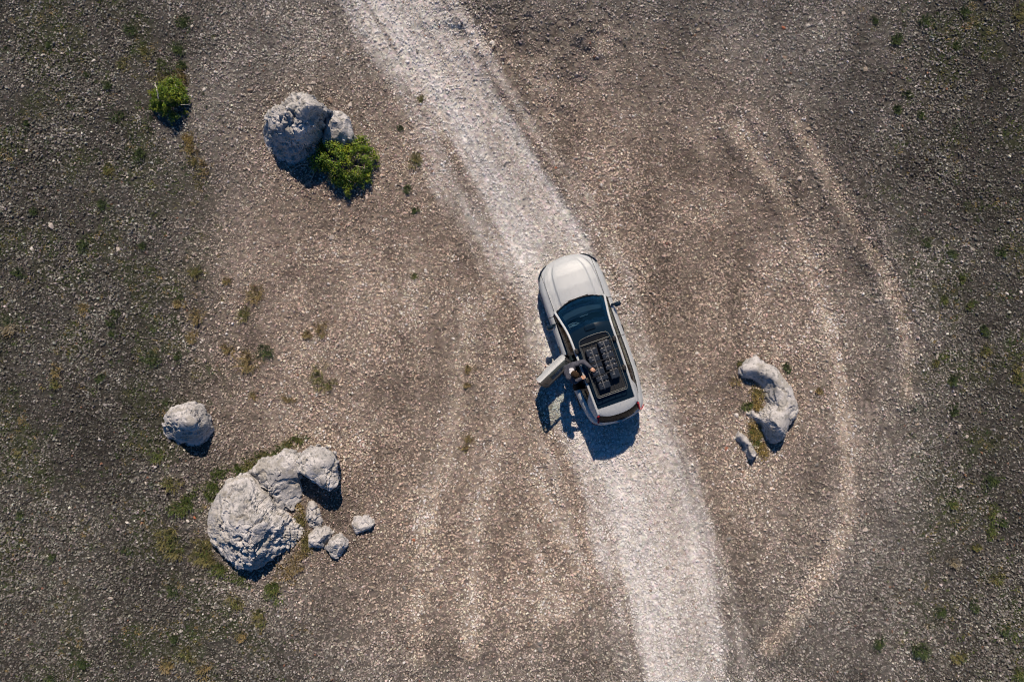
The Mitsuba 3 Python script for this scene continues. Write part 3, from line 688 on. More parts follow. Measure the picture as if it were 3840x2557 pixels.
# grass rings and mats around the boulders: grass nobody could count
PATCH = [((700, 1005), (540, 1080), 17, 'green', 900), ((690, 1008), (660, 1022), 14, 'olive', 350), ((620, 1045), (560, 1070), 16, 'olive', 500), ((500, 1110), (465, 1160), 18, 'green', 600), ((490, 1090), (520, 1080), 13, 'green', 300), ((440, 1140), (410, 1180), 22, 'green', 450), ((460, 1230), (480, 1290), 22, 'olive', 600), ((520, 1310), (560, 1335), 15, 'green', 350),
         ((690, 1170), (700, 1205), 11, 'olive', 350), ((705, 1215), (705, 1270), 13, 'olive', 500), ((700, 1270), (650, 1330), 24, 'brown', 800), ((690, 1260), (670, 1310), 20, 'pale', 260), ((640, 1340), (615, 1365), 16, 'green', 320), ((680, 1150), (690, 1165), 9, 'gold', 150),
         ((1735, 920), (1745, 940), 10, 'gold', 260), ((1735, 905), (1755, 915), 12, 'olive', 220), ((1725, 970), (1735, 1000), 9, 'gold', 300), ((1735, 1000), (1755, 1045), 11, 'gold', 650), ((1725, 985), (1750, 1040), 9, 'green', 260), ((1742, 985), (1747, 1000), 9, 'olive', 200),
         ((360, 140), (400, 160), 24, 'green', 300), ((345, 175), (430, 180), 16, 'olive', 380), ((405, 155), (430, 200), 13, 'brown', 260), ((430, 310), (440, 345), 14, 'gold', 200), ((420, 300), (470, 400), 16, 'brown', 420), ((440, 330), (455, 460), 16, 'olive', 380), ((350, 265), (345, 290), 12, 'dark', 100)]
parts = []
for (ax_, ay_), (bx_, by_), wd, kind, n in PATCH:
    for _ in range(max(4, n // 22)):
        t = g.random()
        w = D(ax_ + (bx_ - ax_) * t + g.normal(0, wd * .42), ay_ + (by_ - ay_) * t + g.normal(0, wd * .42))
        parts.append(blades(w[0], w[1], float(ground_z(w[0], w[1])[0]), g.uniform(.07, .15), g.uniform(.08, .19), 30, kind, g, wide=.011))
m, c = mixblades(parts)
add('grass', m, 'blade_bsdf', color=c, label='green and straw-coloured grass growing thickly around the boulders and shrubs', kind='stuff')

# thin low plants over both margins
n = 26000
ux, uy = g.uniform(-16, 16, n), g.uniform(-11, 11, n)
_, uh, _, um = place_fields(ux, uy)
dens = (.20 + smooth01(.46, .64, fbm2(ux, uy, 1.0, 5, 61))) * um
ok = g.random(n) < dens * .55
ux, uy, uh = ux[ok], uy[ok], uh[ok]
parts = []
for x, y, z in zip(ux, uy, uh):
    parts.append(blades(x, y, z, g.uniform(.03, .13), g.uniform(.03, .08), int(g.integers(10, 22)), g.choice(['dark', 'dark', 'green', 'olive', 'brown'], p=[.34, .2, .16, .18, .12]), g, wide=.015, spread=1.3))
m, c = mixblades(parts)
add('ground_cover', m, 'blade_bsdf', color=c, label='thin low mossy plants creeping through the stones along both margins', kind='stuff')

# ------------------------------------------------------------------ shrubs


def shrub(key, outline, cr, height, nclump, nleaf, seed, label, dark=0.0):
    conv = crop(*cr)
    p = np.array(outline, float)
    W = D(*conv(p[:, 0], p[:, 1]), height * .5)
    poly = Polygon(W[:, :2]).buffer(0)
    g = np.random.default_rng(seed)
    x0, y0, x1, y1 = poly.bounds
    cl = []
    while len(cl) < nclump:
        q = g.uniform([x0, y0], [x1, y1])
        if not poly.contains(shapely.Point(q)):
            continue
        if meshkit.fbm(np.array([[q[0] * 5.5, q[1] * 5.5, seed]]), 2, seed)[0] < .37:
            continue
        d = poly.exterior.distance(shapely.Point(q))
        if g.random() < .22:
            q = q + (q - [poly.centroid.x, poly.centroid.y]) * g.uniform(.05, .30)
        top = height * (.35 + .65 * smooth01(0, .38, d))
        cl.append((q[0], q[1], top * g.uniform(.3, 1.05), g.uniform(.04, .10)))
    vs, cs, stems = [], [], []
    cx, cy = poly.centroid.x, poly.centroid.y
    for x, y, z, r in cl:
        k = int(nleaf * (r / .1) ** 2)
        d = g.normal(size=(k, 3))
        d /= np.linalg.norm(d, axis=1, keepdims=True)
        d[:, 2] = np.abs(d[:, 2]) * .9 - .15
        pos = np.array([x, y, z]) + d * r * g.uniform(.2, 1.7, (k, 1)) + g.normal(0, .02, (k, 3))
        nrm = d + g.normal(0, .55, (k, 3)) + [0, 0, .5]
        nrm /= np.linalg.norm(nrm, axis=1, keepdims=True)
        t = np.cross(nrm, g.normal(size=(k, 3)))
        t /= np.linalg.norm(t, axis=1, keepdims=True)
        b = np.cross(nrm, t)
        L = g.uniform(.022, .04, (k, 1))
        wd = L * g.uniform(.4, .6, (k, 1))
        vs.append(np.stack([pos - t * L, pos + b * wd, pos + t * L, pos - b * wd], 1))
        tint = g.normal(0, .12)
        base = np.array([.070, .140, .012]) * (1 + tint) + np.array([.13, .095, .003]) * g.random() ** 2
        cc = base * np.exp(g.normal(-.1, .3, (k, 1))) * (1 - dark)
        cs.append(np.repeat(np.clip(cc, .005, .4), 4, 0))
        if len(stems) < 26:
            mid = np.array([(x + cx) / 2 + g.normal(0, .04), (y + cy) / 2 + g.normal(0, .04), z * .55])
            stems.append(np.array([[cx + g.normal(0, .05), cy + g.normal(0, .05), -.03], mid, [x, y, z]]))
    v = np.concatenate(vs).reshape(-1, 3)
    n = len(v) // 4
    f = (np.array([[0, 1, 2], [0, 2, 3]])[None] + (np.arange(n) * 4)[:, None, None]).reshape(-1, 3)
    root = newkey(key)
    labels[root] = label
    add(root + '__foliage', (v, f), 'leaf_bsdf', color=np.concatenate(cs), kind='stuff')
    for s in stems[:14]:
        t = np.linspace(0, 1, 6)[:, None]
        curve = (1 - t) ** 2 * s[0] + 2 * t * (1 - t) * s[1] + t ** 2 * s[2]
        add(root + '__branch', tube(curve, np.linspace(.018, .006, 6), 5), 'bark_mat', smooth=True)
    return root


shrub1 = shrub('shrub', [(780, 740), (830, 695), (920, 705), (1000, 705), (1050, 765), (1110, 745), (1165, 675), (1210, 690), (1190, 760), (1250, 790), (1320, 850), (1345, 890), (1290, 930), (1245, 1000), (1260, 1070), (1180, 1100), (1085, 1130), (1080, 1220), (1040, 1200), (990, 1130), (900, 1110), (850, 1060), (790, 990), (740, 940), (705, 900), (740, 850), (760, 790)],
       C3, .95, 520, 36, 3, {'label': 'bright green leafy shrub growing against the tallest boulder', 'category': 'shrub', 'group': 'leafy shrubs beside the boulders'})
C4 = (500, 150, 3.485)
shrub2 = shrub('shrub', [(300, 600), (340, 540), (420, 500), (540, 510), (610, 580), (640, 680), (665, 760), (655, 850), (620, 930), (540, 970), (480, 1000), (400, 950), (320, 890), (220, 850), (205, 770), (230, 700)], C4, .95, 320, 40, 4,
       {'label': 'rounded green shrub with bare white twigs, growing on the dark left margin', 'category': 'shrub', 'group': 'leafy shrubs beside the boulders'}, dark=.12)
conv = crop(*C4)
for pts, r in [([(325, 770, .75), (315, 700, .85), (300, 620, .85), (280, 560, .8)], .017), ([(300, 620, .85), (265, 575, .75)], .009), ([(615, 640, .45), (560, 620, .5), (510, 530, .4), (490, 480, .3)], .010), ([(620, 850, .45), (680, 850, .4), (740, 855, .3)], .009), ([(460, 600, .3), (500, 570, .3), (470, 540, .25)], .009),
               ([(660, 790, .35), (700, 740, .3), (740, 700, .2)], .007), ([(330, 980, .3), (350, 1000, .25), (310, 930, .3)], .008), ([(790, 870, .05), (800, 1000, .05)], .008)]:
    q = np.array(pts, float)
    c = D(*conv(q[:, 0], q[:, 1]), q[:, 2])
    t = np.linspace(0, 1, len(c))
    tt = np.linspace(0, 1, 8)
    c = np.stack([np.interp(tt, t, c[:, k]) for k in range(3)], 1) + np.random.default_rng(int(r * 1e5)).normal(0, .006, (8, 3))
    add(shrub2 + '__bare_twig', tube(c, np.linspace(r, r * .4, 8), 5), 'pale_bark_mat', smooth=True)
# dry fallen branches below the tallest boulder
conv = crop(*C3)
root = newkey('fallen_branch')
labels[root] = {'label': 'dry grey forked branch lying below the tallest boulder and the leafy shrub', 'category': 'branch'}
for pts, r in [([(720, 930, .12), (715, 1000, .08), (722, 1070, .06), (690, 1120, .05), (640, 1170, .04), (570, 1240, .03)], .018), ([(705, 1010, .08), (650, 1075, .05), (590, 1120, .04), (560, 1190, .03)], .013), ([(700, 1120, .05), (640, 1150, .05), (600, 1200, .04), (520, 1270, .02)], .011), ([(690, 990, .07), (670, 985, .06), (665, 975, .06)], .012),
               ([(670, 960, .10), (600, 960, .10), (530, 1000, .07), (470, 1060, .05), (420, 1105, .04)], .013), ([(530, 1000, .07), (500, 1050, .05), (480, 1110, .03)], .008), ([(560, 980, .08), (470, 975, .06), (430, 985, .05)], .008), ([(640, 1170, .04), (590, 1170, .04), (560, 1160, .03)], .008)]:
    q = np.array(pts, float)
    c = D(*conv(q[:, 0], q[:, 1]), q[:, 2])
    c[:, 2] += ground_z(c[:, 0], c[:, 1]) + .01
    t = np.linspace(0, 1, len(c))
    tt = np.linspace(0, 1, 14)
    c = np.stack([np.interp(tt, t, c[:, k]) for k in range(3)], 1)
    c += np.random.default_rng(int(r * 1e5)).normal(0, .007, (14, 3))
    add(root + '__limb', tube(c, np.linspace(r, r * .45, 14), 6), 'bark_mat', smooth=True)

# ------------------------------------------------------------------ the car (local: x forward, y left, z up; metres)
TH = math.radians(109.4)
ORG = np.array([2.289, 0.062])
FW, LF = np.array([math.cos(TH), math.sin(TH)]), np.array([-math.sin(TH), math.cos(TH)])
CAR_Z = 0.0


def place(v):
    v = np.asarray(v, float)
    return np.c_[ORG + v[:, :1] * FW + v[:, 1:2] * LF, v[:, 2] + CAR_Z]


def part(key, mesh, bsdf, smooth=40, **lab):
    return add(key, xf(mesh, place), bsdf, smooth=smooth, **lab)


labels['car'] = {'label': 'silver car with a dark glass roof and an open rear door, stopped on the track', 'category': 'car'}
WX = np.array([-2.517, -2.50, -2.47, -2.42, -2.34, -2.25, -2.1, -1.885, -1.6, -1.22, -.6, 0, .6, 1.2, 1.7, 2.0, 2.15, 2.30, 2.40, 2.46, 2.50, 2.517])
WY = np.array([.20, .36, .50, .63, .745, .80, .845, .885, .932, .966, .972, .965, .962, .966, .955, .915, .86, .735, .59, .43, .24, .12])
SX = np.array([-2.517, -2.48, -2.40, -2.2, -1.6, -.5, .5, 1.05, 1.6, 2.0, 2.2, 2.35, 2.44, 2.50, 2.517])
SZ = np.array([.80, .90, .96, 1.0, 1.01, .995, .985, .98, .97, .93, .885, .83, .77, .69, .60])
CX = np.array([-2.6, .9, 1.25, 1.6, 2.0, 2.3, 2.45, 2.517])
CZ = np.array([1.03, 1.06, 1.10, 1.085, 1.02, .925, .845, .70])


def Wf(x):
    return np.interp(x, WX, WY)


def Sf(x):
    return np.interp(x, SX, SZ)


dprof = np.array([[.130, -.008], [.105, -.018], [.08, -.034], [.055, -.06], [.035, -.095], [.018, -.15], [.006, -.22], [0, -.30], [.002, -.40], [.012, -.50], [.03, -.60], [.06, -.68], [.11, -.745]])
topf = np.array([0, .12, .25, .38, .48, .55, .62, .635, .66, .70, .78, .86, .90, .915, .935, .955, .975, 1.0])


def htop(x, a):
    """z of the upper body at lateral fraction a (0 centre .. 1 where the shoulder starts)"""
    y = a * (Wf(x) - .165 * np.minimum(1, Wf(x) / .8))
    zs, zc = Sf(x), np.interp(x, CX, CZ)
    on = smooth01(.95, 1.25, x) * (1 - smooth01(2.15, 2.45, x))
    z = zs + (zc - zs) * (1 - np.abs(a) ** 2.2)
    ridge = .022 * smooth01(.655, .63, a) - .010 * np.exp(-((a - .72) / .06) ** 2) + .016 * np.exp(-((a - .95) / .05) ** 2) - .012 * np.exp(-((a - .905) / .018) ** 2)
    return y, z + on * 1.7 * ridge


xs = np.unique(np.round(np.concatenate([np.linspace(-2.4, 2.3, 95), np.linspace(-2.517, -2.4, 12), np.linspace(2.3, 2.517, 22), [-1.275, -1.255, -.20, -.18, .95, .97, 1.02, -2.2]]), 4))
prof = []
for x in xs:
    W, S = Wf(x), Sf(x)
    k = min(1, W / .8)
    half = []
    for a in topf:
        y, z = htop(x, a)
        half.append((y, z))
    zsc = (S - .235) / .76
    for d, dz in dprof:
        half.append((W - d * k, S + dz * zsc))
    half = np.array(half)
    prof.append(np.vstack([half[::-1] * [-1, 1], half[1:]]))
prof = np.array(prof)                             # (nx, nv, 2), from the right sill over the top to the left sill
BODY = np.concatenate([np.repeat(xs[:, None, None], prof.shape[1], 1), prof], -1)
nv = BODY.shape[1]
bv, _ = grid(BODY)
ii, jj = np.meshgrid(np.arange(len(xs) - 1), np.arange(nv - 1), indexing='ij')
ii, jj = ii.ravel(), jj.ravel()
quad = np.stack([ii * nv + jj, (ii + 1) * nv + jj, (ii + 1) * nv + jj + 1, ii * nv + jj + 1], 1)
cen = bv[quad].mean(1)
cx_, cy_, cz_ = cen.T
nh = len(topf)
shoulder = np.abs(jj + .5 - (nv - 1) / 2) > nh - 1.2            # outside the top
wsx = 1.03 + .22 * (1 - (cy_ / .775) ** 2)
cabin = (~shoulder) & (cx_ < wsx) & (cx_ > -2.28)
wheel_x = (1.52, -1.46)
arch = np.zeros(len(cen), bool)
for wx in wheel_x:
    arch |= (np.hypot(cx_ - wx, cz_ - .36) < .41) & (np.abs(cy_) > .7) & (cz_ < .78)
lower = cz_ < .36
side = shoulder & ~arch & ~lower
rear_cut = -1.265 + .30 * smooth01(.75, .40, cz_)
seam = side & ((np.abs(cx_ + .19) < .011) | (np.abs(cx_ - .96) < .011)) & (cz_ < 1.2)
rdoor = side & (cx_ < -.20) & (cx_ > rear_cut) & ~seam
fdoor = side & (cx_ > -.18) & (cx_ < .95) & ~seam
hood = (~shoulder) & (~cabin) & (cx_ > 1.0) & (cx_ < 2.46) & (np.abs(cy_) < .755)
rest = ~(cabin | arch | rdoor | fdoor | seam | hood)


def pick(sel):
    q = quad[sel]
    u, inv = np.unique(q, return_inverse=True)
    q = inv.reshape(q.shape)
    return bv[u], np.vstack([q[:, [0, 1, 2]], q[:, [0, 2, 3]]])


part('car__front_body', pick(rest & ~lower & (cx_ > 0)), 'paint')
part('car__rear_body', pick(rest & ~lower & (cx_ < 0)), 'paint')
part('car__sill_cladding', pick(rest & lower), 'black_plastic')
part('car__hood', pick(hood), 'paint')
for s in (1, -1):
    hx = np.linspace(1.06, 2.30, 24)
    part('car__hood__edge_gap', tube(np.stack([[x, s * .762, float(htop(x, .762 / (Wf(x) - .165 * min(1, Wf(x) / .8)))[1]) + .001] for x in hx]), .007, 6), 'black_plastic', smooth=True)
part('car__front_door', pick(fdoor & (cy_ > 0)), 'paint')
part('car__front_door', pick(fdoor & (cy_ < 0)), 'paint')
for s_ in (1, -1):
    for x_ in (-.19, .96):
        part('car__door_gap', pick(seam & (cy_ * s_ > 0) & (np.abs(cx_ - x_) < .05)), 'black_plastic')
HX, HY, HA = -.19, .895, math.radians(-66)


def swing(v):
    v = np.array(v, float)
    c, s = math.cos(HA), math.sin(HA)
    x, y = v[:, 0] - HX, v[:, 1] - HY
    return np.c_[HX + c * x - s * y, HY + s * x + c * y, v[:, 2]]


def leaf(sel, ysgn, th=.09):
    """a door: outer skin from the body plus its inner face and edges"""
    v, f = pick(sel)
    m = trimesh.Trimesh(v, f, process=True, merge_norm=True, merge_tex=True)
    edges = m.edges[trimesh.grouping.group_rows(m.edges_sorted, require_count=1)]
    v, f = np.array(m.vertices), np.array(m.faces)
    inn = v.copy()
    inn[:, 1] -= ysgn * th
    inn[:, 2] -= .006
    n = len(v)
    sidef = np.vstack([np.stack([edges[:, 1], edges[:, 0], edges[:, 0] + n], 1), np.stack([edges[:, 1], edges[:, 0] + n, edges[:, 1] + n], 1)])
    return (v, f), (np.vstack([v, inn]), np.vstack([f[:, ::-1] + n, sidef]))


skin, trim = leaf(rdoor & (cy_ > 0), 1)
part('car__rear_door', xf(skin, swing), 'paint', label='open rear door swung out on the left')
part('car__rear_door__inner_trim', xf(trim, swing), 'cabin_dark')
part('car__rear_door', pick(rdoor & (cy_ < 0)), 'paint')

# greenhouse curves
RX = np.array([-2.3, -2.10, -1.9, -1.4, -.6, 0, .2, .36, .55, .8, 1.08])
RY = np.array([.575, .585, .592, .605, .620, .628, .633, .643, .669, .717, .775])
RZ = np.array([1.53, 1.56, 1.585, 1.625, 1.655, 1.63, 1.60, 1.545, 1.425, 1.24, 1.03])


def rail(x):
    x = np.asarray(x, float)
    return np.stack([x, np.interp(x, RX, RY), np.interp(x, RX, RZ)], -1)


def belt(x):
    x = np.asarray(x, float)
    return np.stack([x, Wf(x) - .165 * np.minimum(1, Wf(x) / .8) + .004, Sf(x) + .004], -1)


def sidepatch(x0, x1, t0, t1, nu=24, nt=8, s=1, out=0.0):
    U, Tt = np.meshgrid(np.linspace(0, 1, nu), np.linspace(0, 1, nt), indexing='ij')
    xa, xb = x0(Tt) if callable(x0) else x0, x1(Tt) if callable(x1) else x1
    X = xa + (xb - xa) * U
    lo = t0(X) if callable(t0) else t0
    hi = t1(X) if callable(t1) else t1
    tt = lo + (hi - lo) * Tt
    P = belt(X) * (1 - tt[..., None]) + rail(X) * tt[..., None]
    P[..., 1] += .03 * np.sin(np.pi * np.clip(tt, 0, 1)) + out
    P[..., 1] *= s
    return P if s > 0 else P[::-1]


def tg(x):
    return 1 - .97 * smooth01(-1.35, -1.93, x) ** .8


for s in (1, -1):
    nm = 'left' if s > 0 else 'right'
    part('car__side_window', grid(sidepatch(1.0, -.14, .02, .97, s=s)), 'dark_pane', smooth=True)
    part('car__door_pillar', grid(sidepatch(-.14, -.235, .0, .99, nu=4, s=s, out=.003)), 'black_plastic', smooth=True)
    if s < 0:
        part('car__side_window', grid(sidepatch(-.235, -1.25, .02, .97, s=s)), 'dark_pane', smooth=True)
    else:
        w = sidepatch(-.235, -1.25, .0, .955, s=s)
        part('car__rear_door__window', xf(grid(w), swing), 'pane', smooth=True)
        fr = np.concatenate([sidepatch(-.22, -.22, .0, .97, nu=2, nt=10, s=s)[0], sidepatch(-.22, -1.12, .97, .97, nu=16, nt=2, s=s)[1:, 0],
                             np.stack([np.array([x, *(belt(x) * (1 - t) + rail(x) * t)[1:]]) for x, t in zip(np.linspace(-1.17, -1.27, 7), np.linspace(.93, 0, 7))])])
        part('car__rear_door__window_frame', xf(tube(fr, .036, 8), swing), 'black_plastic', smooth=True)
        tq = lambda x: np.interp(x, [-1.262, -1.20, -1.08, -.93, -.90], [.10, .55, .90, .95, .02])
        Pq = sidepatch(-.90, -1.262, .0, tq, nu=12, nt=5, s=s, out=.004)
        part('car__rear_door__corner_panel', xf(solid_sheet(Pq, Pq - [0, .02, 0]), swing), 'black_plastic', smooth=30)
        part('car__rear_door__handle', xf(rbox((.22, .025, .028), .010, (-1.10, .962, .80)), swing), 'black_plastic')
    part('car__rear_pillar', grid(sidepatch(-1.25, -1.31, .0, .99, nu=4, s=s, out=.003)), 'black_plastic', smooth=True)
    part('car__quarter_window', grid(sidepatch(-1.31, -1.93, .02, lambda x: np.minimum(.97, tg(x)), s=s)), 'dark_pane', smooth=True)
    xr = lambda t: -2.30 + .23 * t
    part('car__quarter_panel', cat([grid(sidepatch(-1.33, -1.93, tg, 1.0, nu=20, s=s, out=.004)), grid(sidepatch(-1.93, xr, 0, 1, nu=12, s=s, out=.004))]), 'paint', smooth=True)
    # silver pillar and roof edge
    cxs = np.concatenate([np.linspace(1.08, .33, 12), np.linspace(.26, -2.06, 26)])
    c = rail(cxs)
    c[:, 1] = (c[:, 1] - .018) * s
    c[:, 2] += .012
    m = tube(c, .034, 10, flat=.6)
    part('car__roof_edge', m, 'paint', smooth=True)
    part('car__belt_trim', tube(np.stack([[x, s * (belt(x)[1] + .012), belt(x)[2] + .004] for x in np.linspace(1.0, -1.90, 30)]) if s < 0 else np.stack([[x, s * (belt(x)[1] + .012), belt(x)[2] + .004] for x in np.linspace(1.0, -.2, 16)]), .011, 6), 'black_plastic', smooth=True)
    # mirrors
    root = f'car__mirror'
    k = part(root, cat([rbox((.13, .20, .15), .055, (.70, s * 1.02, 1.07), 14), rbox((.07, .12, .05), .02, (.73, s * .90, 1.02))]), 'gloss_black_sky_tint')
    part(k + '__glass', box((.006, .15, .10), (.632, s * 1.02, 1.07)), 'alloy')
    # door handles
    part(f'car__front_door{"" if s > 0 else "_001"}__handle', rbox((.21, .03, .028), .011, (.0, s * .968, .82)), 'black_plastic')
    if s < 0:
        part('car__rear_door_001__handle', rbox((.21, .03, .028), .011, (-1.08, s * .964, .82)), 'black_plastic')
    # headlights: slim dark lamps in the nose corners, with a clear strip
    P = np.array([[x, s * (Wf(x) - .012), Sf(x) - dzz] for x in np.linspace(2.05, 2.42, 10) for dzz in (.035, .12)]).reshape(10, 2, 3)
    Q = P.copy()
    Q[..., 1] += s * .014
    Q[..., 0] += .010
    Q[..., 2] += .006
    k = part('car__headlight', solid_sheet(Q, P - [.01, s * .02, 0]), 'gloss_black_sky_tint', smooth=30)
    part(k + '__lamp_strip', tube(np.stack([[x, s * (Wf(x) + .006), Sf(x) - .045] for x in np.linspace(2.10, 2.40, 9)]), .012, 6), 'lamp_clear', smooth=True)
    # tail lights: a stack of short red bars along the rear window's side, and a low red lamp in the corner
    k = None
    for q in range(8):
        t = q / 7
        pt = np.array([-2.10 - .235 * t, s * (.592 + .03 * t), 1.53 - .49 * t])
        m = rbox((.022, .060, .034), .007, pt + [-.012, 0, .018], 6)
        k2 = part('car__tail_light' if q == 0 else k + '__light_bar', m, 'tail_red', **({}))
        k = k or k2
    part('car__corner_lamp', tube(np.stack([[x, s * (Wf(x) + .004), .86] for x in np.linspace(-2.28, -2.40, 6)]), .012, 6), 'tail_red', smooth=True)
    for wx in wheel_x:
        k = part('car__wheel', m3.Manifold.cylinder(.22, .30, .30, 28, True).rotate([90, 0, 0]).translate([wx, s * .835, .37]), 'black_plastic', smooth=30)
        tor = trimesh.creation.torus(.275, .105, major_sections=36, minor_sections=14)
        tv = np.array(tor.vertices) * [1, 1, 1.15]
        part(k + '__tyre', (np.c_[wx + tv[:, 0], s * .835 + tv[:, 2], .37 + tv[:, 1]], tor.faces), 'rubber', smooth=True)
        sp = [box((.05, .03, .24), (0, 0, .13)).rotate([0, 72 * q, 0]) for q in range(5)]
        part(k + '__rim', cat([q.translate([wx, s * .955, .37]) for q in sp] + [m3.Manifold.cylinder(.03, .07, .07, 16, True).rotate([90, 0, 0]).translate([wx, s * .957, .37])]), 'alloy', smooth=30)

# windscreen
t, yy = np.meshgrid(np.linspace(0, 1, 14), np.linspace(-1, 1, 25), indexing='ij')
b0 = np.stack([1.035 + .215 * (1 - yy ** 2), .765 * yy, 1.035 + .055 * (1 - yy ** 2)], -1)
b1 = np.stack([.33 + .09 * (1 - yy ** 2), .612 * yy, 1.575 + .045 * (1 - yy ** 2)], -1)
WS = b0 * (1 - t[..., None]) + b1 * t[..., None]
WS[..., 2] += .035 * np.sin(np.pi * t)
part('car__windscreen', grid(WS[:, ::-1]), 'screen_pane', smooth=True)
# printed dark border of the windscreen, as a thin frame just under the glass
sh = np.array([0, 0, -.006])
part('car__windscreen__dark_border', cat([grid((WS[:3] + sh)[:, ::-1]), grid((WS[-3:] + sh)[:, ::-1]), grid((WS[2:-2, :3] + sh)[:, ::-1]), grid((WS[2:-2, -3:] + sh)[:, ::-1])]), 'gloss_black_sky_tint', smooth=True)
for y0, y1, x0 in ((.70, .05, 1.17), (-.02, -.62, 1.235)):
    yw = np.linspace(y0, y1, 8)
    part('car__wiper', tube(np.stack([1.04 + .215 * (1 - (yw / .765) ** 2) - .03 + .02 * np.sin(np.linspace(0, 3.1, 8)), yw, 1.075 + .055 * (1 - (yw / .765) ** 2)], -1), .012, 6), 'black_plastic', smooth=True)
# glass roof
X, A = np.meshgrid(np.linspace(.345, -1.93, 26), np.linspace(-1, 1, 21), indexing='ij')
R = rail(X)
xw = X + .09 * (1 - A ** 2) * smooth01(-.4, .345, X)
P = np.stack([xw, A * (R[..., 1] - .022), R[..., 2] + .012 + .05 * (1 - A ** 2)], -1)
part('car__roof', solid_sheet(P[:, ::-1], (P - [0, 0, .05])[:, ::-1]), 'gloss_black_sky_tint', smooth=40)
part('car__roof__roof_seam', tube(np.stack([P[9, :, 0], P[9, :, 1], P[9, :, 2] + .003], -1), .006, 6), 'black_plastic', smooth=True)
part('car__roof__sensor_pod', rbox((.17, .32, .09), .043, (.335, 0, 1.655), 16), 'gloss_black_sky_tint', smooth=50)
# spoiler
X, A = np.meshgrid(np.linspace(0, 1, 10), np.linspace(-1, 1, 25), indexing='ij')
xf_, xb_ = -1.915 + 0 * A, -2.225 + .15 * np.abs(A) ** 2.6
xq = xf_ + (xb_ - xf_) * X
P = np.stack([xq, A * (.590 - .05 * X ** 3 * 0), np.interp(xq, RX, RZ) + .022 + .048 * (1 - A ** 2) - .045 * X ** 3], -1)
part('car__spoiler', solid_sheet(P[:, ::-1], (P - [0, 0, .035])[:, ::-1]), 'paint', smooth=35, label='silver spoiler panel behind the dark roof')
# rear window and tailgate
t, A = np.meshgrid(np.linspace(0, 1, 10), np.linspace(-1, 1, 21), indexing='ij')
b0 = np.stack([-2.16 + .10 * A ** 2, .565 * A, 1.545 + .03 * (1 - A ** 2)], -1)
b1 = np.stack([-2.455 + .15 * A ** 2, .645 * A, 1.035 + 0 * A], -1)
RW = b0 * (1 - t[..., None]) + b1 * t[..., None]
RW[..., 0] -= .03 * np.sin(np.pi * t)
part('car__rear_window', grid(RW), 'tinted_black', smooth=True)
part('car__rear_window__wiper', tube(np.stack([RW[8, 10 - q] + [-.02, 0, .02] for q in range(8)]), .010, 6), 'black_plastic', smooth=True)
t, A = np.meshgrid(np.linspace(0, 1, 4), np.linspace(-1, 1, 21), indexing='ij')
b2 = np.stack([-2.50 + .19 * A ** 2, .66 * A, .985 + 0 * A], -1)
part('car__tailgate', grid(b1[:1] * (1 - t[..., None]) + b2[:1] * t[..., None] + [0, 0, .006]), 'paint', smooth=True)
part('car__number_plate', box((.012, .46, .11), (-2.522, 0, .72)), 'cabin_pale')
# interior
part('car__cabin_floor', cat([box((3.3, 1.46, .05), (-.55, 0, .40)), box((3.3, .03, .5), (-.55, .73, .62)).translate([0, 0, 0]) - box((1.1, .2, .6), (-.74, .73, .72)), box((3.3, .03, .5), (-.55, -.73, .62)), box((.04, 1.4, .6), (1.0, 0, .65)), box((.04, 1.4, .55), (-2.2, 0, .68))]), 'cabin_dark', smooth=False)
part('car__door_sill', rbox((1.08, .20, .10), .02, (-.74, .82, .40)), 'black_plastic')
part('car__underbody', box((4.2, 1.3, .12), (0, 0, .27)), 'black_plastic', smooth=False)
yy = np.linspace(-1, 1, 15)
xx = np.linspace(0, 1, 7)
U, A = np.meshgrid(xx, yy, indexing='ij')
P = np.stack([1.20 - .10 * A ** 2 - .48 * U, A * .70, 1.0 - .02 * A ** 2 - .03 * U ** 2 - .08 * (U > .95)], -1)
part('car__dashboard', solid_sheet(P[:, ::-1], (P - [0, 0, .3])[:, ::-1]), 'cabin_mid', smooth=40)
part('car__dashboard__display', rbox((.02, .24, .28), .008, (.70, 0, 1.0)), 'cabin_pale')
part('car__dashboard__vent_strip', rbox((.05, 1.2, .02), .008, (1.0, 0, 1.0)), 'cabin_pale')
for y in (.37, -.37):
    k = part('car__seat', rbox((.52, .50, .16), .05, (.05, y, .60), 10), 'cabin_mid')
    part(k + '__backrest', rbox((.14, .50, .62), .05, (-.26, y, .95), 10), 'cabin_mid')
    part(k + '__headrest', rbox((.10, .27, .18), .04, (-.34, y, 1.34), 10), 'cabin_mid')
k = part('car__seat', rbox((.50, 1.25, .16), .05, (-.95, 0, .62), 10), 'cabin_mid', label='rear bench seat')
part(k + '__backrest', rbox((.14, 1.25, .62), .05, (-1.26, 0, .98), 10), 'cabin_mid')
tor = trimesh.creation.torus(.18, .017, major_sections=28, minor_sections=8)
sw = trimesh.transformations.rotation_matrix(math.radians(65), [0, 1, 0])
tv = trimesh.transform_points(tor.vertices, sw) + [.52, .37, .95]
part('car__steering_wheel', cat([(tv, tor.faces), xf(rbox((.05, .30, .04), .015), lambda v: trimesh.transform_points(v, sw) + [.52, .37, .95]), xf(rbox((.10, .10, .06), .02), lambda v: trimesh.transform_points(v, sw) + [.53, .37, .94])]), 'cabin_pale', smooth=40)
part('car__inner_mirror', rbox((.035, .22, .06), .015, (.47, 0, 1.44)), 'black_plastic')

# ------------------------------------------------------------------ roof basket
labels['roof_basket'] = {'label': 'dark metal roof basket with low rails, mounted on the silver car', 'category': 'roof rack'}
YC, HW, ZL, ZU = .01, .452, 1.775, 1.86


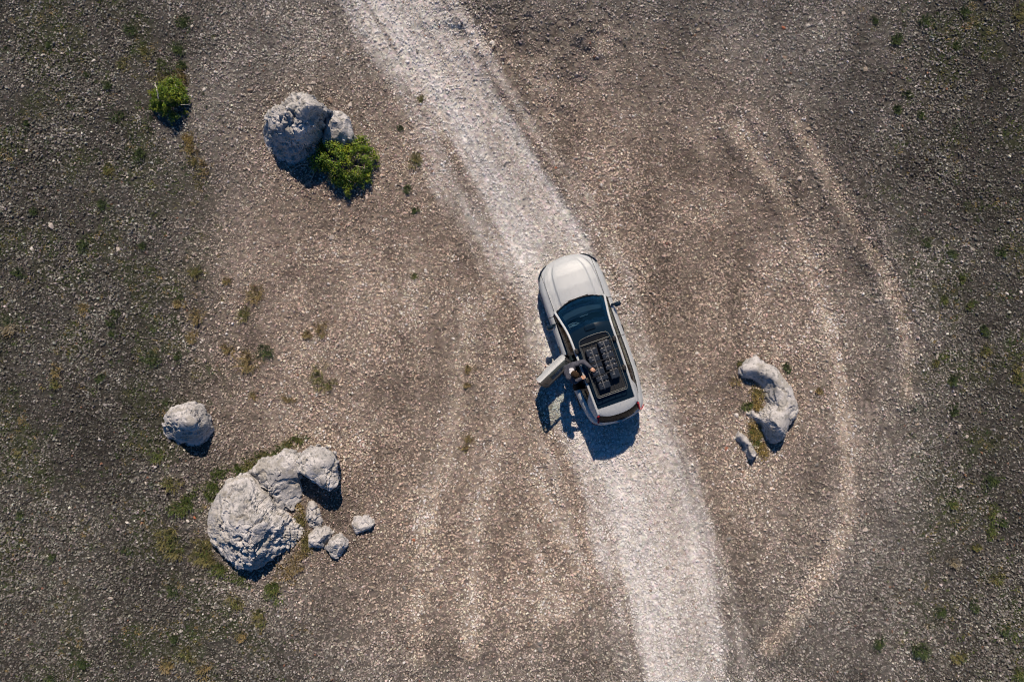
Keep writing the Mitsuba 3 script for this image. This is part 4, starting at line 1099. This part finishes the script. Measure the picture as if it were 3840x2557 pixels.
def arcpts(c, r, a0, a1, n=6):
    a = np.radians(np.linspace(a0, a1, n))
    return [(c[0] + r * math.cos(q), c[1] + r * math.sin(q)) for q in a]


lp = [(-.07, HW), (.04, HW - .03), (.085, HW - .08)] + [(.085 + .035 * (1 - (y / .36) ** 2), y) for y in np.linspace(.33, -.33, 9)] + [(.085, -HW + .08), (.04, -HW + .03), (-.07, -HW), (-.5, -HW), (-1.0, -HW)]
lp += arcpts((-1.54, -HW + .07), .07, -90, -180) + arcpts((-1.54, HW - .07), .07, 180, 90) + [(-1.0, HW), (-.5, HW)]
lp = np.array(lp)
part('roof_basket__rail', tube(np.c_[lp[:, 0], lp[:, 1] + YC, np.full(len(lp), ZU)], .012, 8, closed=True), 'rack_metal', smooth=True)
lq = lp.copy()
lq[:, 0] = np.where(lq[:, 0] > -.05, -.07, lq[:, 0]) * .985
lq[:, 1] *= .93
keepq = np.r_[True, np.linalg.norm(np.diff(lq, axis=0), axis=1) > 1e-3]
lq = lq[keepq]
part('roof_basket__rail', tube(np.c_[lq[:, 0], lq[:, 1] + YC, np.full(len(lq), ZL)], .013, 8, closed=True), 'rack_metal', smooth=True)
for x, y in [(-.07, HW), (-.07, -HW), (-.5, HW), (-.5, -HW), (-1.0, HW), (-1.0, -HW), (-1.45, HW), (-1.45, -HW), (-1.61, .3), (-1.61, .1), (-1.61, -.1), (-1.61, -.3), (.10, .2), (.12, 0), (.10, -.2)]:
    part('roof_basket__post', tube([(x * (1 if x > 0 else .985), y * .93 + YC, ZL), (x, y + YC, ZU)], .009, 6), 'rack_metal', smooth=True)
part('roof_basket__crossbar', tube([(-.075, HW + YC, 1.83), (-.075, -HW + YC, 1.83)], .014, 8), 'rack_metal', smooth=True)
part('roof_basket__crossbar', tube([(-1.57, HW * .9 + YC, 1.80), (-1.57, -HW * .9 + YC, 1.80)], .011, 8), 'rack_metal', smooth=True)
part('roof_basket__wind_deflector', solid_sheet(np.array([[[.10, y + YC, 1.845], [-.06, y * 1.15 + YC, 1.79]] for y in np.linspace(-.36, .36, 9)])[::-1], np.array([[[.10, y + YC, 1.835], [-.06, y * 1.15 + YC, 1.78]] for y in np.linspace(-.36, .36, 9)])[::-1]), 'rack_floor', smooth=30)
part('roof_basket__floor', box((1.50, .84, .012), (-.83, YC, 1.752)), 'rack_floor', smooth=False)
for q in range(7):
    part('roof_basket__slat', rbox((1.50, .030, .014), .005, (-.83, YC - .36 + .12 * q, 1.766), 6), 'black_plastic')
for x, ys in ((-.18, (.575, -.545)), (-1.04, (.560, -.540))):
    part('roof_basket__load_bar', rbox((.06, 1.0, .03), .012, (x, YC, 1.733)), 'black_plastic')
    for y in ys:
        part('roof_basket__mount_foot', rbox((.15, .10, .11), .03, (x, y, 1.705), 10), 'black_plastic')

# hard cases
CASES = [('left', -.335, .19, .20, .33), ('left', -.535, .19, .17, .33), ('left', -.71, .18, .15, .31), ('left', -.90, .20, .19, .35), ('left', -1.10, .16, .15, .34), ('left', -1.305, .16, .21, .33),
         ('right', -.215, -.20, .16, .33), ('right', -.385, -.20, .15, .34), ('right', -.575, -.205, .20, .34), ('right', -.745, -.20, .12, .34), ('right', -.885, -.195, .13, .35), ('right', -1.10, -.205, .25, .27)]
ORD = ['first', 'second', 'third', 'fourth', 'fifth', 'sixth']
g = np.random.default_rng(12)
cnt = {'left': 0, 'right': 0}
for col_, x, y, lx, ly in CASES:
    o = ORD[cnt[col_]]
    cnt[col_] += 1
    hz = .19 + .03 * g.random()
    rot = float(g.normal(0, 1.2))
    root = newkey('hard_case')
    labels[root] = {'label': f'{o} dark hard case from the windscreen in the {"left" if col_ == "left" else "right"} row of the roof basket', 'category': 'case', 'group': 'dark hard cases in the roof basket'}
    zb = 1.774

    def cz(m):
        return m.rotate([0, 0, rot]).translate([x, y, zb])
    base = rbox((lx, ly, hz * .55), .022, (0, 0, hz * .275), 10)
    lid = rbox((lx - .012, ly - .012, hz * .48), .022, (0, 0, hz * .76), 10)
    ribs = [rbox((lx - .03, .022, .014), .006, (0, yy_, hz + .002), 6) for yy_ in (-.36 * ly, -.18 * ly, .18 * ly, .36 * ly)]
    part(root + '__base', cz(base), 'case_shell')
    part(root + '__lid', cat([cz(lid)] + [cz(q) for q in ribs]), 'case_lid')
    for yy_ in (-.27 * ly, .27 * ly):
        part(root + '__latch', cz(rbox((.022, .058, .05), .007, (lx / 2 + .001, yy_, hz * .80), 6)), 'case_latch')
    part(root + '__handle', cz(rbox((.026, .11, .022), .009, (lx / 2 + .008, 0, hz * .86), 6)), 'black_plastic')
    if lx > .14:
        part(root + '__latch', cz(rbox((.020, .07, .012), .005, (-.02 * lx, .13 * ly, hz + .006), 6)), 'case_latch')
for nm, x0, x1, y in (('left', -.20, -1.44, .185), ('right', -.11, -1.24, -.2)):
    k = newkey('cargo_strap')
    xs_ = np.linspace(x0, x1, 40)
    zt = 1.774 + .222 - .10 * (np.abs(np.linspace(-1, 1, 40)) ** 14)
    P = np.stack([np.stack([xs_, np.full(40, y + d), zt], -1) for d in (-.016, .016)], 1)
    part(k, solid_sheet(P[:, ::-1], (P - [0, 0, .004])[:, ::-1]), 'strap_web', smooth=30, label=f'grey webbing strap drawn lengthwise over the {nm} row of cases', category='strap', group='straps holding the cases')
for xq, w in ((-.63, 1), (-1.0, 1)):
    k = newkey('cargo_strap')
    ys_ = np.linspace(.44, -.42, 30)
    zt = 1.774 + .228 - .16 * (np.abs(np.linspace(-1, 1, 30)) ** 8)
    P = np.stack([np.stack([np.full(30, xq + d), ys_, zt], -1) for d in (-.012, .012)], 1)
    part(k, solid_sheet(P, P - [0, 0, .004]), 'black_plastic', smooth=30, label=f'black strap crossing both rows of cases {"nearer the windscreen" if xq > -.8 else "nearer the back of the car"}', category='strap', group='straps holding the cases')

# ------------------------------------------------------------------ the person standing on the sill of the open door


def bone(a, b, ra, rb, seg=14):
    return m3.Manifold.batch_hull([m3.Manifold.sphere(ra, seg).translate(list(map(float, a))), m3.Manifold.sphere(rb, seg).translate(list(map(float, b)))])


def chain(pts, rad):
    return [bone(pts[i], pts[i + 1], rad[i], rad[i + 1]) for i in range(len(pts) - 1)]


def skin_of(bones, step, it=8):
    m = m3.Manifold.batch_boolean(bones, m3.OpType.Add).refine_to_length(step)
    q = m.to_mesh()
    t = trimesh.Trimesh(np.array(q.vert_properties)[:, :3], np.array(q.tri_verts), process=True)
    trimesh.smoothing.filter_taubin(t, iterations=it)
    return np.array(t.vertices), np.array(t.faces)


A3 = lambda *p: np.array(p, float)
face = A3(-.68, -.73, 0) / np.hypot(.68, .73)
left = A3(-face[1], face[0], 0)
HEAD = A3(-.752, .838, 2.07)
NECK, LSH, RSH = A3(-.655, .890, 1.88), A3(-.49, .785, 1.83), A3(-.775, 1.025, 1.81)
CHEST, WAIST, PEL = A3(-.615, .925, 1.66), A3(-.575, .965, 1.45), A3(-.565, .965, 1.28)
LEL, LWR, LKN = A3(-.50, .495, 1.91), A3(-.715, .365, 2.02), A3(-.787, .332, 2.045)
REL, RWR, RKN = A3(-.975, .90, 1.62), A3(-.93, .715, 1.74), A3(-.925, .66, 1.765)
LHIP, RHIP = PEL + left * .095, PEL - left * .095
LKNEE, RKNEE = A3(-.47, .82, .87), A3(-.72, .90, .87)
LANK, RANK = A3(-.46, .84, .50), A3(-.74, .90, .50)
labels['person'] = {'label': 'person in a dark grey jacket reaching over the car roof to the cases', 'category': 'person'}


def hand(wr, kn, down, thumb_side):
    f = (kn - wr) / np.linalg.norm(kn - wr)
    s = np.cross(f, A3(0, 0, 1))
    s /= np.linalg.norm(s)
    u = np.cross(s, f)
    b = [m3.Manifold.batch_hull([m3.Manifold.sphere(.020, 10).translate(list(wr))] + [m3.Manifold.sphere(.013, 10).translate(list(kn + s * o)) for o in (-.034, .034)])]
    for o, L in ((-.033, .066), (-.011, .080), (.011, .076), (.033, .060)):
        p0 = kn + s * o
        p1 = p0 + f * L * .5 + s * o * .12 - u * .008
        p2 = p1 + (f * .75 - u * down) * L * .35
        p3 = p2 + (f * .4 - u * down) * L * .3
        b += chain([p0, p1, p2, p3], [.0105, .0098, .0092, .008])
    t0 = wr + (kn - wr) * .35 + s * thumb_side * .022
    t1 = t0 + s * thumb_side * .030 + f * .022 - u * .006
    t2 = t1 + f * .032 + s * thumb_side * .010 - u * .008
    return b + chain([t0, t1, t2], [.014, .011, .009])


bones = [bone(HEAD + A3(0, 0, .02) - face * .012, HEAD - A3(0, 0, .045) + face * .03, .092, .068, 20), bone(HEAD + A3(0, 0, .0) + face * .03, HEAD + A3(0, 0, -.10) + face * .055, .070, .036, 16), bone(NECK - A3(0, 0, .03), HEAD - A3(0, 0, .05), .060, .054)]
bones += [bone(HEAD + face * .095 + A3(0, 0, .008), HEAD + face * .112 - A3(0, 0, .030), .011, .015, 10)]      # nose
bones += [bone(HEAD + face * .092 - A3(0, 0, .062) + left * .02, HEAD + face * .092 - A3(0, 0, .062) - left * .02, .010, .010, 8)]   # mouth
for s in (1, -1):
    bones += [bone(HEAD + left * s * .088 + A3(0, 0, .012) - face * .008, HEAD + left * s * .084 - A3(0, 0, .035), .017, .011, 8)]
bones += [bone(LSH, RSH, .070, .070), bone(CHEST + left * .07, CHEST - left * .07, .12, .12), bone(NECK - A3(0, 0, .04), CHEST, .08, .12), bone(CHEST, WAIST, .12, .115), bone(WAIST, PEL, .115, .12), bone(LHIP, RHIP, .10, .10)]
bones += chain([LSH, LEL, LWR], [.058, .046, .030]) + chain([RSH, REL, RWR], [.058, .046, .030]) + chain([LHIP, LKNEE, LANK], [.088, .058, .042]) + chain([RHIP, RKNEE, RANK], [.088, .058, .042])
bones += [bone(LANK - A3(0, 0, .02), LANK + face * .13 - A3(0, 0, .04), .035, .028), bone(RANK - A3(0, 0, .02), RANK + face * .13 - A3(0, 0, .04), .035, .028)]
bones += hand(LWR, LKN, .75, 1) + hand(RWR, RKN, .9, -1)
part('person__body', skin_of(bones, .012, 4), 'skin', smooth=True)


def wrinkle(mesh, amp, sc, seed):
    t = trimesh.Trimesh(mesh[0], mesh[1], process=False)
    n = np.array(t.vertex_normals)
    return mesh[0] + n * (amp * (2 * meshkit.fbm(np.array(mesh[0]) * sc, 3, seed) - 1))[:, None], mesh[1]


jk = [bone(LSH, RSH, .088, .088), bone(CHEST + left * .08, CHEST - left * .08, .14, .14), m3.Manifold.batch_hull([m3.Manifold.sphere(r, 14).translate(list(p)) for p, r in ((LSH, .085), (RSH, .085), (CHEST, .14), (NECK - A3(0, 0, .06), .085))]), bone(CHEST, WAIST, .14, .138), bone(WAIST, PEL + A3(0, 0, .02), .138, .15)]
jk += chain([LSH, LEL, LEL + (LWR - LEL) * .96], [.080, .066, .050]) + chain([RSH, REL, REL + (RWR - REL) * .96], [.080, .066, .050])
part('person__jacket', wrinkle(skin_of(jk, .016, 6), .012, 13, 3), 'jacket_cloth', smooth=True)
part('person__shirt_collar', skin_of([bone(NECK - face * .012 + A3(0, 0, .015) + left * .045, NECK - face * .012 + A3(0, 0, .015) - left * .04, .060, .056), bone(NECK - face * .045 + left * .03, NECK - face * .04 - A3(0, 0, .02), .058, .054)], .014, 5), 'shirt_cloth', smooth=True)
tr = [bone(LHIP + A3(0, 0, .02), RHIP + A3(0, 0, .02), .118, .118)] + chain([LHIP, LKNEE, LANK - A3(0, 0, .0)], [.105, .076, .060]) + chain([RHIP, RKNEE, RANK - A3(0, 0, .0)], [.105, .076, .060])
part('person__trousers', wrinkle(skin_of(tr, .018, 6), .008, 12, 5), 'trouser_cloth', smooth=True)
hb = [bone(HEAD + A3(0, 0, .035) - face * .030, HEAD + A3(0, 0, .05) + face * .028, .098, .084, 20), bone(HEAD + A3(0, 0, .02) - face * .035, HEAD - A3(0, 0, .05) - face * .045, .095, .066, 18), bone(HEAD + A3(0, 0, .065) + face * .055 + left * .03, HEAD + A3(0, 0, .06) + face * .06 - left * .04, .048, .046, 12)]
part('person__hair', wrinkle(skin_of(hb, .009, 3), .012, 38, 9), 'hair_mat', smooth=True)
for s in (1, -1):
    part('person__eye', m3.Manifold.sphere(.011, 12).translate(list(HEAD + face * .088 + left * s * .034 + A3(0, 0, .012))), 'eye_mat', smooth=True)
for an in (LANK, RANK):
    part('person__shoe', skin_of([bone(an - A3(0, 0, .015), an + face * .16 - A3(0, 0, .022), .050, .040), bone(an - A3(0, 0, .02) - face * .04, an + face * .1 - A3(0, 0, .022), .046, .042)], .02, 4), 'shoe_mat', smooth=True)

# where several things would share a label, tell them apart by their order down the picture
byl = {}
for k, d in labels.items():
    if d.get('category') in ('stone', 'grass tuft'):
        byl.setdefault(d['label'], []).append(k)
NTH = ['topmost', 'second down', 'third down', 'fourth down', 'fifth down', 'sixth down']
for lab, ks in byl.items():
    if len(ks) > 1:
        ks.sort(key=lambda k: -meshkit.WRITTEN[scene[k]['filename']][0][:, 1].mean())
        for i, k in enumerate(ks):
            labels[k]['label'] = lab.replace(' of the picture', '') + ', ' + (NTH[i] if i < 6 else 'one of the lowest')

print('triangles', sum(len(meshkit.WRITTEN[d['filename']][1]) for d in scene.values() if d.get('type') == 'ply'))
